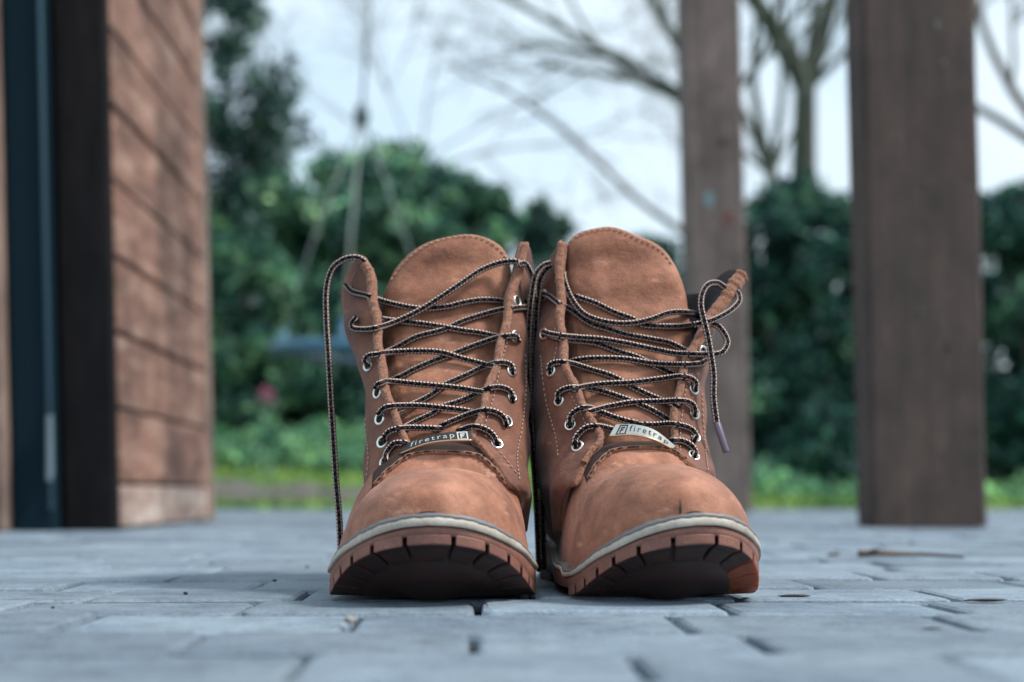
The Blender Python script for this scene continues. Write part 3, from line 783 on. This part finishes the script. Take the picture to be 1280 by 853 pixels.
    for r_i in range(len(ys)-1):
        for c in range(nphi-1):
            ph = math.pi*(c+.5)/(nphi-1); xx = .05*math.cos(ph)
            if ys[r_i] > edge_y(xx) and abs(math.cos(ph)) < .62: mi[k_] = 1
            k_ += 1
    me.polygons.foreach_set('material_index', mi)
    # rolled stitched lip along that edge
    lp = []
    for ph in np.linspace(math.pi*.70, math.pi*.30, 30):
        xx = .05*math.cos(ph); yv = edge_y(xx); r_i = int(np.argmin(abs(ys-yv))); c = int(round(ph/math.pi*(nphi-1)))
        lp.append(np.array(V[r_i*nphi+c])+np.array([0, -.0006, .0006]))
    lb_ = MB(); lb_.tube(cat_rom(lp, 2), .0013, 8, ref=(0, -1, 0)); lb_.uv = []; lb_.build('throat_lip', suede_m, root, base, smooth=True)
    sp_ = cat_rom(lp, 3); sb_ = MB()
    for q_ in range(2, len(sp_)-4, 5):
        o3 = np.array([0, -.0014, .0006]); sb_.tube([sp_[q_]+o3, (sp_[q_]+sp_[q_+3])/2+o3*1.15, sp_[q_+3]+o3], [.0003, .0005, .0003], 5)
    sb_.uv = []; so2 = sb_.build('lip_stitching', thread_dk, root, base, smooth=True); so2['kind'] = 'stuff'
    vampV = [Vector(v) for v in V]; vampF = grid_faces(len(ys), nphi)
    # ---- quarters (C shaped, open in front)
    lv = cfg['levels']; ncols = None; ctrl = []
    for k, (Lp, Rp, sL, sR, D_, drop) in enumerate(lv):
        a = P(Lp[0], Lp[1], D_); b = P(Rp[0], Rp[1], D_)
        dl, dr = drop if isinstance(drop, tuple) else (drop, drop)
        zL, zR = a.z-dl, b.z-dr; drop = (dl+dr)/2
        dS = D_+.036+cfg.get('sd', 0)
        pL = Vector(((sL-640)/F*dS, dS, zL)); pR = Vector(((sR-640)/F*dS, dS, zR))
        mL = a.lerp(pL, .5); mR = b.lerp(pR, .5)
        mL += Vector((-.0035, -.003, drop*.3)) if k < len(lv)-3 else Vector((-.001, -.001, drop*.35))
        mR += Vector((.0035, -.003, drop*.3)) if k < len(lv)-3 else Vector((.001, -.001, drop*.35))
        cxx = (pL.x+pR.x)/2; zz = (zL+zR)/2; bk = cfg['back']
        hw = (pR.x-pL.x)/2
        shx = -(bk-dS)*sa*.7
        ctrl.append([a, mL, pL, Vector((cxx-hw*.97+shx*.4, dS+.04, zL)), Vector((cxx-hw*.70+shx*.8, bk-.016, zz)), Vector((cxx+shx, bk, zz)),
                     Vector((cxx+hw*.70+shx*.8, bk-.016, zz)), Vector((cxx+hw*.97+shx*.4, dS+.04, zR)), pR, mR, b])
    arr = np.array([[tuple(p) for p in r] for r in ctrl])       # rows x 11 x 3
    sm = np.array([cat_rom(arr[:, c], 5) for c in range(11)])    # 11 x R x 3
    sm = sm.transpose(1, 0, 2)
    full = np.array([cat_rom(r, 7) for r in sm]); nr, nc = full.shape[:2]
    # gentle wrinkles in the shaft leather
    for r in range(nr):
        for c in range(nc):
            x, y, z = full[r, c]
            full[r, c, 1] += .0009*math.sin(z*210+x*60+cfg['seed'])*math.sin(c*.35)*(1 if 2 < c < nc-3 else .2)
            full[r, c, 0] += .0007*math.sin(z*160+y*90+cfg['seed']*2)
    V = full.reshape(-1, 3); fq = [f_[::-1] for f_ in grid_faces(nr, nc)]
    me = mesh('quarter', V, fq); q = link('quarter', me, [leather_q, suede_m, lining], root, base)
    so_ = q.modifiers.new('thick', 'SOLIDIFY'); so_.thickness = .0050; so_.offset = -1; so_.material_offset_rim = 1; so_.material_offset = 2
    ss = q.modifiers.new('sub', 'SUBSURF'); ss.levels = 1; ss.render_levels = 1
    qV = [Vector(v) for v in V]
    for side_, cidx in (('L', 0), ('R', nc-1)):
        ed = full[22:, cidx].copy(); m_ = len(ed); tt_ = np.linspace(0, 1, m_)
        rr_e = cfg['edge_r'][side_]; rad_e = np.interp(tt_, [0, .4, .85, 1], rr_e)
        rn = random.Random(int(cfg['seed']*10)+cidx); eb = MB()
        ep = cat_rom(ed, 3); er = np.interp(np.linspace(0, 1, len(ep)), tt_, rad_e)*(1+.10*np.array([math.sin(i*1.3)+math.sin(i*.61+2) for i in range(len(ep))])*.6)
        er[-1] *= .35; er[-2] *= .75
        ep[:, 1] += .0010
        eb.tube(ep, list(er), 10, ref=(0, -1, 0)); eb.uv = []
        for v_i in range(len(eb.v)):
            x_, y_, z_ = eb.v[v_i]; eb.v[v_i] = (x_+rn.gauss(0, .00018), y_+rn.gauss(0, .00018), z_+rn.gauss(0, .0002))
        for h_ in range(900):
            i_ = rn.randrange(1, len(ep)-1); dv = Vector((rn.gauss(0, 1), rn.gauss(-.4, 1), rn.gauss(.2, 1))).normalized()
            p0_ = Vector(ep[i_])+dv*er[i_]*.9; p1_ = p0_+(dv+Vector((rn.gauss(0, .5), rn.gauss(0, .5), rn.gauss(0, .5))))*rn.uniform(.0005, .0013); sd_ = dv.orthogonal()*.00008
            b_ = len(eb.v); eb.v += [tuple(p0_-sd_), tuple(p0_+sd_), tuple(p1_)]; eb.f.append((b_, b_+1, b_+2))
        eb.build('flap_edge', suede_m, root, base, smooth=True)
    # ---- tongue
    tp = cat_rom([(*p, D_) for *p, D_ in cfg['tongue_top']], 6); nt_ = len(tp)
    bl, br_ = cfg['tongue_bot']; NR = 26; V = []
    for r in range(NR):
        v_ = r/(NR-1)
        for c in range(nt_):
            s_ = c/(nt_-1)
            bx_, by_ = bl[0]+(br_[0]-bl[0])*s_, bl[1]
            tpx, tpy, tD = tp[c]
            px = bx_+(tpx-bx_)*(v_**.9 if .2 < s_ < .8 else v_**.7); py = by_+(tpy-by_)*v_
            Dv = float(np.interp(py, [290, 335, 380, 430, 470, 548, 590], [.852, .850, .843, .829, .816, .790, .792]))
            Dv += .022*abs(2*s_-1)**2.2*(.4+.6*v_)+.0015
            Dv += .006*math.exp(-((py-460)/75)**2)
            Dv += .0012*math.sin(py*.11+s_*3+cfg['seed'])
            if v_ > .93: Dv += (v_-.93)*.05
            V.append(P(px, py, Dv))
    tf = grid_faces(NR, nt_)
    me = mesh('tongue', V, tf); tg = link('tongue', me, [leather, suede_m, lining], root, base)
    so_ = tg.modifiers.new('thick', 'SOLIDIFY'); so_.thickness = .0034; so_.offset = -1; so_.material_offset_rim = 0; so_.material_offset = 2
    ss = tg.modifiers.new('sub', 'SUBSURF'); ss.levels = 1; ss.render_levels = 2
    tV = [Vector(v) for v in V]
    # ---- surface query along sight lines (only to lay things ON the leather)
    allV = vampV+qV+tV; o1, o2 = len(vampV), len(vampV)+len(qV)
    allF = vampF+[tuple(i+o1 for i in f) for f in fq]+[tuple(i+o2 for i in f) for f in tf]
    bvh = BVHTree.FromPolygons(allV, allF)
    bq = BVHTree.FromPolygons(qV, fq); bt = BVHTree.FromPolygons(tV, tf)
    camp = Vector((0, 0, CAM_H))
    def cast(px, py, tree=bvh):
        d = (P(px, py, 1)-camp).normalized(); loc, nor, idx, dist = tree.ray_cast(camp, d)
        if loc is None: return None, None
        if nor.dot(d) > 0: nor = -nor
        return loc, nor
    # ---- laces
    def defD(py): return float(np.interp(py, [300, 335, 380, 430, 470, 548, 605], [.853, .850, .842, .826, .812, .782, .765]))
    LR = .00192
    lace = MB()
    def lay(path, lift, free=None):
        p = cat_rom(path, 7); n_ = len(p)
        surf = []
        for i in range(n_):
            loc, nor = cast(p[i][0], p[i][1]); surf.append(loc.y if loc is not None else defD(p[i][1])+.004)
        surf = np.array(surf)
        if free is None:
            # drape: laces span from high point to high point
            d = surf-LR*.9-lift
            base_ = d.copy()
            for _ in range(26):
                e = d.copy(); e[1:-1] = (d[:-2]+d[2:])/2*.98+d[1:-1]*.02
                d = np.minimum(e, base_); d[0], d[-1] = base_[0], base_[-1]
            d[0] += LR*1.5+lift; d[-1] += LR*1.5+lift
            if n_ > 4: d[1] += LR*.5+lift*.5; d[-2] += LR*.5+lift*.5
        else:
            d = np.interp(np.linspace(0, 1, n_), np.linspace(0, 1, len(free)), free)
        pts = np.array([tuple(P(p[i][0], p[i][1], d[i])) for i in range(n_)])
        # resample finely
        lace.tube(cat_rom(pts, 2), LR, 10, ref=(0, -1, 0))
    for path, lift in cfg['laces']: lay(path, lift)
    for path, free in cfg['free_laces']: lay(path, 0, free)
    lo = lace.build('shoelace', lace_m, root, base, smooth=True)
    for a, b, Da, Db in cfg.get('aglets', []):
        mb = MB(); A, B = P(*a, Da), P(*b, Db); mb.tube([A, A.lerp(B, .05), A.lerp(B, .95), B], [.0019, .0021, .0019, .0015], 12)
        ag = link('aglet', mesh('aglet', [Vector(v)-base for v in mb.v], mb.f), mat('purple_grey_aglet', (.13, .10, .14), .35), lo)
    # ---- eyelets
    for (px, py, tx, ty) in cfg['eyelets']:
        loc, nor = cast(px, py, bq)
        if loc is None: continue
        nor = (nor+Vector((tx, -.35, ty))).normalized()
        rot = nor.to_track_quat('Z', 'Y').to_matrix(); V = []; R0, r0 = .0031, .00085
        for i in range(20):
            a = 2*math.pi*i/20
            for j in range(8):
                b_ = 2*math.pi*j/8
                V.append(loc+rot @ Vector(((R0+r0*math.cos(b_))*math.cos(a), (R0+r0*math.cos(b_))*math.sin(a), r0*math.sin(b_)*.8+.0004)))
        f = [(i*8+j, ((i+1) % 20)*8+j, ((i+1) % 20)*8+(j+1) % 8, i*8+(j+1) % 8) for i in range(20) for j in range(8)]
        ey = link('eyelet', mesh('eyelet', V, f), metal, root, base)
        V = [loc+rot @ Vector((R0*math.cos(2*math.pi*i/16), R0*math.sin(2*math.pi*i/16), .0002)) for i in range(16)]
        link('hole', mesh('hole', [q_-base for q_ in V], [tuple(range(16))], False), lining, ey)
    # ---- stitching
    st = MB()
    def stitch(path, gap=.0034, ln=.0022, tree=bvh, r=.00042, lift=.0004, mb_=None):
        p = cat_rom(path, 10); pts = []
        for a in p:
            loc, nor = cast(a[0], a[1], tree)
            if loc is not None: pts.append((loc+nor*lift, nor))
        if len(pts) < 3: return
        acc = 0; pos = [0]
        for i in range(1, len(pts)):
            dl = (pts[i][0]-pts[i-1][0]).length
            acc += dl if dl < .01 else 0
            pos.append(acc)
        co = np.array([tuple(q_[0]) for q_ in pts]); pos = np.array(pos)
        s = 0
        while s+ln < acc:
            A = Vector([np.interp(s, pos, co[:, k]) for k in range(3)]); B = Vector([np.interp(s+ln, pos, co[:, k]) for k in range(3)])
            if (B-A).length < ln*1.6: (mb_ or st).tube([A, A.lerp(B, .5)+Vector((0, -.0002, 0)), B], [r*.6, r, r*.6], 5)
            s += gap
    st2 = MB(); stitch(cfg['st_tongue'], tree=bt, lift=.0006, gap=.0036, ln=.0024, r=.00050, mb_=st2)
    st2.build('tongue_stitching', thread_br, root, base, smooth=True)['kind'] = 'stuff'
    for pth in cfg['st_q']: stitch(pth, tree=bq)
    sto = st.build('stitching', thread, root, base, smooth=True); sto['kind'] = 'stuff'
    # ---- name plate threaded on the lowest lace
    pc = cfg['plate']; tl = [P(px, py, D_) for px, py, D_ in pc['top']]; bl_ = [P(px, py, D_) for px, py, D_ in pc['bot']]
    tl = cat_rom([tuple(x) for x in tl], 8); bl_ = cat_rom([tuple(x) for x in bl_], 8); m_ = len(tl)
    tl[:, 1] += .006; bl_[:, 1] += .006; V = []; th = Vector((0, .0016, 0))
    for i in range(m_):
        a, b = Vector(tl[i]), Vector(bl_[i]); e = (b-a)*.08
        V += [a+th*.6, a+e*.2, b-e*.2, b+th*.6+Vector((0, .0004, -.0004))]
    f = grid_faces(m_, 4)+[(0, 1, 2, 3), ((m_-1)*4+3, (m_-1)*4+2, (m_-1)*4+1, (m_-1)*4)]
    pl = link('lace_plate', mesh('lace_plate', V, f, False), pc['mat'], root, base)
    rim = MB(); rim.tube([Vector(x)+Vector((0, -.0002, 0)) for x in bl_], .0006, 6); rim.v = [Vector(v)-base for v in rim.v]; rim.build('plate_edge', pc['edge'], pl, smooth=True)
    def onplate(s, t, out=.0003):
        k = min(max(s, 0), .9999)*(m_-1); i = int(k); fr = k-i
        a = Vector(tl[i]).lerp(Vector(tl[i+1]), fr); b = Vector(bl_[i]).lerp(Vector(bl_[i+1]), fr)
        q_ = b.lerp(a, t); q_.y -= out; return q_
    cu = bpy.data.curves.new('lettering', 'FONT'); cu.body = 'firetrap'; cu.size = 1; cu.space_character = 1.35
    to = bpy.data.objects.new('tmp', cu); C.objects.link(to); dg = bpy.context.evaluated_depsgraph_get(); dg.update()
    tm = bpy.data.meshes.new_from_object(to.evaluated_get(dg)); C.objects.unlink(to); bpy.data.objects.remove(to)
    bm = bmesh.new(); bm.from_mesh(tm); bmesh.ops.subdivide_edges(bm, edges=[e for e in bm.edges if e.calc_length() > .15], cuts=2); bm.to_mesh(tm); bm.free()
    co = np.array([v.co[:] for v in tm.vertices]); x0_, x1_ = co[:, 0].min(), co[:, 0].max(); y0_, y1_ = co[:, 1].min(), co[:, 1].max()
    s0, s1 = pc['text']
    for v in tm.vertices:
        s = s0+(v.co.x-x0_)/(x1_-x0_)*(s1-s0); t = .16+(v.co.y-y0_)/(y1_-y0_)*.74
        v.co = onplate(s, t)-base
    link('lettering', tm, pc['ink'], pl)
    # square emblem beside the word
    e0, e1 = pc['emblem']; V = []; f = []
    def quad(sa_, sb_, ta, tb_):
        b_ = len(V); V.extend([onplate(sa_, ta)-base, onplate(sb_, ta)-base, onplate(sb_, tb_)-base, onplate(sa_, tb_)-base]); f.append((b_, b_+1, b_+2, b_+3))
    ew = (e1-e0)
    for q_ in ((e0, e0+ew*.12, .08, .94), (e1-ew*.12, e1, .08, .94), (e0+ew*.13, e1-ew*.13, .84, .94), (e0+ew*.13, e1-ew*.13, .08, .18),
               (e0+ew*.3, e0+ew*.42, .25, .75), (e0+ew*.43, e0+ew*.72, .63, .75), (e0+ew*.43, e0+ew*.62, .44, .55)): quad(*q_)
    link('emblem', mesh('emblem', V, f, False), pc['ink'], pl)
    # seam mark at the front of the toe
    loc, nor = cast(*cfg['seam']); 
    if loc is not None:
        mb = MB(); mb.tube([loc+Vector((0, -.0003, -.0035)), loc+Vector((.0002, -.0006, 0)), loc+Vector((0, -.0002, .0035))], [.0005, .0006, .0003], 6)
        mb.build('seam_nick', thread_dk, root, base, smooth=True)
    return root, cast

l1 = [((452, 668), (650, 668), 452, 655, .800, 0), ((455, 642), (650, 640), 453, 658, .790, 0), ((458, 626), (650, 622), 453, 661, .779, 0),
      ((470, 614), (643, 608), 454, 661, .768, 0), ((491, 597), (624, 586), 455, 661, .771, 0), ((511, 568), (604, 560), 455, 661, .777, 0),
      ((508, 550), (593, 545), 456, 661, .782, 0), ((497, 530), (600, 522), 457, 661, .790, 0), ((487, 503), (608, 495), 457, 661, .800, 0),
      ((478, 470), (617, 465), 454, 660, .811, 0), ((474, 435), (627, 430), 443, 660, .823, .002), ((470, 400), (634, 395), 433, 661, .834, .004),
      ((466, 368), (642, 360), 428, 662, .844, .006), ((461, 343), (650, 332), 427, 664, .851, .010), ((450, 321), (660, 303), 430, 666, .857, .014)]
laces1 = [
 ([(471,398),(484,400),(521,404),(549,408),(577,413),(600,416),(618,420),(631,423)], .0008),
 ([(657,377),(659,384),(648,385),(624,388),(601,394),(577,402),(555,412),(521,421),(500,432),(484,440),(473,445)], .0004),
 ([(433,357),(441,365),(460,370),(480,377),(505,383),(530,386),(561,383),(577,379),(601,375),(624,376),(634,379)], .0012),
 ([(445,398),(440,404),(441,410),(449,412),(467,411),(488,405),(521,390),(549,373),(577,354),(601,338),(624,329),(643,327),(650,330)], .0050),
 ([(648,426),(643,420),(624,422),(601,429),(577,438),(560,445),(540,452),(517,462),(502,470),(480,479)], .0004),
 ([(460,458),(456,451),(461,445),(472,443),(495,440),(531,439),(554,441),(577,448),(608,456),(621,459)], .0036),
 ([(641,467),(640,458),(633,454),(620,454),(601,460),(585,468),(571,474),(556,481),(540,493),(517,505),(491,516)], .0004),
 ([(470,484),(474,480),(488,477),(521,480),(554,483),(580,486),(596,489),(609,491)], .0036),
 ([(641,501),(640,493),(635,487),(624,484),(610,486),(594,493),(573,502),(554,508),(540,517),(521,526),(512,531),(500,538)], .0004),
 ([(474,517),(478,512),(488,508),(521,507),(554,510),(580,513),(594,516),(602,518)], .0036),
 ([(633,531),(631,524),(624,517),(610,513),(592,516),(573,523),(552,532)], .0010),
 ([(479,552),(482,544),(490,538),(507,535),(531,535),(551,536)], .0024),
 ([(481,577),(483,567),(488,559),(495,554),(508,554)], .0008),
 ([(622,556),(618,546),(611,539),(599,534),(587,534),(574,538)], .0012)]
free1 = [([(462,350),(461,338),(455,327),(444,322),(429,325),(415,337),(408,362),(408,401),(410,434),(412,470),(414,507),(417,554),(420,601),(424,647),(426,692),(427,712)],
          [.870,.862,.855,.850,.850,.850,.85,.848,.845,.84,.836,.832,.828,.822,.818,.815]),
         ([(648,331),(656,330),(662,338),(666,350),(668,372)], [.842, .846, .85, .853, .856])]
eye1 = [(639,464,.3,0),(640,496,.3,0),(634,527,.2,0),(621,555,.1,0),(472,491,-.1,0),(475,524,-.1,0),(478,553,0,0),(482,578,0,0),(460,457,-.2,0),(646,377,.3,0),(644,421,.3,0)]
boot1 = dict(sx=1.0, folds=.0006, med=1, label='tan leather lace-up boot on the left, its long lace hanging down the outer side', yaw=R(1.5), center=(-.0421, .764, 0), tipD=.69, skew=.02, roll=.0, seed=1.0,
  ztop=[(0,.044),(.0025,.0545),(.008,.0595),(.018,.0635),(.032,.0668),(.048,.0688),(.058,.0672),(.070,.0630),(.080,.0680),(.090,.079),(.096,.083),(.12,.082),(.2,.06),(.26,.05),(.29,.042)],
  w=[(.01,.02)], crease=.0016, levels=l1, back=.972, soff=1, 
  tongue_top=[(462,420,.850),(474,385,.850),(484,352,.850),(500,326,.850),(528,304,.850),(560,294,.850),(590,291,.850),(616,299,.850),(634,315,.850),(641,345,.850),(640,380,.850)],
  tongue_bot=((500,585),(612,585)),
  laces=laces1, free_laces=free1, eyelets=eye1,
  st_tongue=[(489,352),(505,330),(530,309),(560,298),(590,296),(612,303),(628,317),(634,332)],
  st_q=[[(645,592),(632,575),(612,551),(604,540),(610,518),(617,495),(624,463),(634,425)], [(649,600),(646,570),(651,540),(655,510),(657,480),(656,440)],
        [(459,596),(461,570),(458,540),(458,520)], [(440,360),(440,350),(446,340)], [(455,640),(470,622),(490,605)]],
  plate=dict(top=[(505,554,.7735),(530,546,.7675),(558,540,.765),(588,538,.768)], bot=[(499,567,.7715),(530,555,.7655),(560,550.5,.7635),(590,550,.7665)],
             mat=plate_dark, edge=brass, ink=metal, text=(.12,.76), emblem=(.80,.95)),
  edge_r={'L': [.0018,.0024,.0030,.0026], 'R': [.0014,.0022,.0026,.0020]}, seam=(542,643))
l2 = [((700, 668), (895, 668), 694, 895, .802, 0), ((700, 640), (890, 640), 692, 894, .792, 0), ((704, 620), (882, 606), 689, 893, .780, 0),
      ((713, 607), (873, 588), 688, 892, .768, 0), ((725, 588), (861, 577), 686, 889, .771, 0), ((740, 565), (851, 567), 683, 886, .777, 0),
      ((750, 549), (844, 556), 681, 885, .782, 0), ((742, 530), (843, 535), 680, 883, .790, 0), ((726, 498), (847, 500), 676, 881, .800, 0),
      ((710, 465), (854, 468), 672, 882, .811, 0), ((704, 435), (864, 440), 670, 885, .823, .002), ((701, 400), (882, 410), 669, 888, .834, .004),
      ((700, 368), (899, 384), 669, 890, .844, (.006, .002)), ((700, 335), (915, 361), 671, 892, .851, (.010, .000)), ((700, 301), (931, 342), 681, 893, .857, (.016, .004))]
laces2 = [
 ([(720,371),(744,379),(767,390),(791,399),(802,406),(826,408),(849,408),(868,406)], .0008),
 ([(674,368),(685,370),(699,380),(713,387),(737,404),(762,412),(781,418),(814,424),(838,429),(856,438),(865,443)], .0010),
 ([(704,340),(705,350),(713,371),(727,390),(744,399),(767,404),(791,404),(814,399),(833,392),(849,390),(866,392),(879,398)], .0052),
 ([(683,418),(709,425),(744,429),(772,439),(795,446),(814,455),(833,464),(852,473)], .0006),
 ([(680,416),(702,420),(725,422),(751,424),(781,429),(814,436),(845,442),(873,443),(880,443)], .0038),
 ([(687,466),(687,457),(697,453),(716,455),(739,462),(762,469),(777,476),(795,486),(814,495),(835,503),(847,509)], .0005),
 ([(706,454),(723,450),(744,448),(781,449),(814,454),(849,456),(873,455),(881,452)], .0030),
 ([(697,502),(698,491),(711,485),(730,485),(753,489),(777,497),(793,503),(814,512),(833,523),(842,528)], .0005),
 ([(717,487),(732,483),(755,480),(791,478),(823,474),(849,471),(863,473),(870,479),(869,487)], .0036),
 ([(712,532),(713,520),(723,512),(737,510),(753,516),(772,523),(795,529)], .0030),
 ([(733,516),(753,510),(767,507),(791,503),(823,502),(852,501),(865,505),(869,513),(868,519)], .0022),
 ([(800,531),(819,531),(838,530),(856,533),(866,538),(870,545),(868,550)], .0020),
 ([(719,558),(720,547),(732,535),(748,533),(767,537)], .0010),
 ([(835,551),(852,551),(864,557),(869,565),(868,571)], .0012)]
free2 = [([(868,406),(882,403),(896,398),(912,389),(923,378),(923,368),(917,362)], [.826,.824,.828,.835,.842,.848,.853]),
         ([(880,443),(893,443),(903,440),(909,430),(907,420),(899,409),(891,405)], [.822,.818,.820,.824,.828,.832,.836]),
         ([(905,359),(896,354),(885,356),(878,366),(876,382),(880,401),(885,422),(889,446),(892,469),(892,498),(896,530)], [.845,.838,.828,.822,.818,.815,.813,.812,.810,.806,.802]),
         ([(688,329),(678,333),(669,346),(664,375),(661,412),(660,450),(661,490),(664,540),(668,590),(671,640),(673,690),(674,715)], [.854,.852,.85,.852,.856,.86,.862,.864,.866,.866,.866,.866]),
         ([(690,333),(683,338),(675,352),(671,385),(669,425),(667,465),(669,510),(673,560),(677,610),(679,660),(680,712)], [.856,.856,.856,.86,.864,.868,.870,.872,.874,.874,.874])]
eye2 = [(699,501,-.2,0),(713,531,-.2,0),(722,558,-.1,0),(689,464,-.3,0),(867,486,.1,0),(868,517,.1,0),(869,546,.1,0),(867,570,.1,0),(878,440,.2,0),(680,418,-.3,0),(680,370,-.3,0)]
boot2 = dict(sx=.92, folds=.0010, amber=True, med=-1, label='tan leather lace-up boot on the right, lace tip dangling beside its flared flap', yaw=R(8.5), center=(.0775, .7655, 0), tipD=.69, skew=.05, roll=.0, seed=2.3,
  ztop=[(0,.044),(.0025,.0545),(.008,.0600),(.018,.0645),(.032,.0682),(.048,.0705),(.060,.0702),(.070,.0690),(.080,.0735),(.090,.081),(.096,.084),(.12,.082),(.2,.06),(.26,.05),(.29,.042)],
  w=[(.01,.02)], crease=.0005, levels=l2, back=.972, soff=1,
  tongue_top=[(699,400,.850),(700,365,.850),(703,330,.850),(707,306,.850),(722,290,.850),(745,283,.850),(768,282,.850),(798,293,.850),(828,308,.850),(846,332,.850),(857,362,.850),(862,395,.850),(866,425,.850)],
  tongue_bot=((735,585),(850,585)),
  laces=laces2, free_laces=free2, eyelets=eye2, aglets=[((896,529),(908,566),.8015,.797)],
  st_tongue=[(704,330),(710,308),(724,294),(745,288),(768,287),(796,298),(824,312),(841,334)],
  st_q=[[(850,572),(850,540),(853,510),(858,480),(862,460)], [(886,600),(881,560),(878,520),(877,490)], [(698,570),(695,545),(685,510),(680,480),(676,440)],
        [(745,556),(733,574),(720,598)], [(693,450),(697,430),(694,410)], [(712,490),(724,512),(737,540)]],
  plate=dict(top=[(771,530,.7700),(795,530,.7665),(820,537,.767),(846,557,.7715)], bot=[(762,545,.7695),(792,543.5,.7655),(818,549,.7655),(842,561,.7705)],
             mat=plate_bright, edge=brass, ink=ink, text=(.26,.90), emblem=(.08,.22)),
  edge_r={'L': [.0016,.0022,.0026,.0022], 'R': [.0014,.0018,.0042,.0048]}, seam=(850,634))
# toe smudges (object space of the toe cap = relative to the boot's empty)
b1 = Vector((boot1['center'][0], boot1['center'][1]+.06, 0)); b2 = Vector((boot2['center'][0], boot2['center'][1]+.06, 0))
boot1['toe_mat'] = leather_mat('toe_leather_left', LEA_B, LEA_D, LEA_L, [(tuple(P(551, 611, .715)-b1), .0042, .62), (tuple(P(430, 680, .75)-b1), .012, .35)])
boot2['toe_mat'] = leather_mat('toe_leather_right', LEA_B, LEA_D, LEA_L, [(tuple(P(715, 640, .75)-b2), .016, .35), (tuple(P(790, 610, .72)-b2), .010, .25)])
r1, cast1 = make_boot(boot1)
r2, cast2 = make_boot(boot2)

# ================================================================== litter on the paving
crumb_m = mat('dark_crumb', (.045, .04, .04), .9); leaf_m = mat('dead_leaf', (.12, .085, .065), .85); peb_m = mat('pale_pebble', (.30, .26, .23), .85)
def gp(px, py): D_ = CAM_H*F/(py-HZ); return (px-640)/F*D_, D_
def lump(name, label, cat, px, py, r, m, sq=(1, 1, .6), seed=0):
    x, y = gp(px, py); r_ = random.Random(seed); bm = bmesh.new(); bmesh.ops.create_icosphere(bm, subdivisions=2, radius=r)
    for v in bm.verts: v.co *= r_.uniform(.75, 1.2); v.co = Vector((v.co.x*sq[0], v.co.y*sq[1], v.co.z*sq[2]+r*sq[2]*.8))
    me = bpy.data.meshes.new(name); bm.to_mesh(me); bm.free(); o = link(name, me, m); o.location = (x, y, 0); tag(o, label, cat); return o
lump('pebble', 'tiny dark crumb of grit on the paving, farthest left', 'grit', 66, 761, .0010, crumb_m, seed=1)
lump('pebble', 'small dark crumb of grit left of the left boot', 'grit', 232, 743, .0013, crumb_m, seed=2)
lump('pebble', 'pale knobbly bit of grit in the paving joint below the left boot', 'grit', 438, 778, .0022, peb_m, (1.3, 1.2, .7), 3)
lump('pebble', 'dark speck of grit on the far paving left of the left boot', 'grit', 343, 727, .0014, crumb_m, seed=4)
lump('pebble', 'tiny dark speck of grit behind the long hanging lace', 'grit', 384, 710, .0015, crumb_m, seed=5)
lump('soil_crumbs', 'flat scatter of dark crumbs just right of the right boot', 'grit', 992, 746, .0030, crumb_m, (3.0, 1.0, .22), 6)
lump('dead_leaf', 'small curled brown leaf on the paving left of the twig', 'leaf', 1042, 695, .0040, leaf_m, (1.4, 1, .45), 7)
lump('dead_leaf', 'tiny dark leaf scrap near the base of the right post', 'leaf', 1140, 680, .0038, leaf_m, (1, 1, .35), 8)
lump('moss_clump', 'dark moss clump in a paving joint at the lower right edge', 'moss', 1232, 752, .0035, crumb_m, (3.4, 1, .25), 9)
lump('moss_clump', 'dark moss clump in a paving joint in front of the right post', 'moss', 1165, 787, .0016, crumb_m, (3.0, 1, .3), 10)
x, y = gp(1072, 698); x2, y2 = gp(1204, 701); mb = MB()
root = empty('twig', (x, y, 0), 'thin dry brown twig lying on the paving right of the boots', 'twig')
tp_ = [(0, 0, .004), ((x2-x)*.25, -.004, .0045), ((x2-x)*.5, .003, .0035), ((x2-x)*.8, .0, .003), (x2-x, y2-y, .003)]
mb.tube([tuple(q) for q in cat_rom(tp_, 5)], [.0030-.0018*i/20 for i in range(21)], 7); mb.build('stem', leaf_m, root, smooth=True)
mb = MB(); mb.tube([(.008, 0, .004), (.012, -.008, .007), (.015, -.012, .0075)], [.002, .0015, .001], 6); mb.build('bud', leaf_m, root, smooth=True)
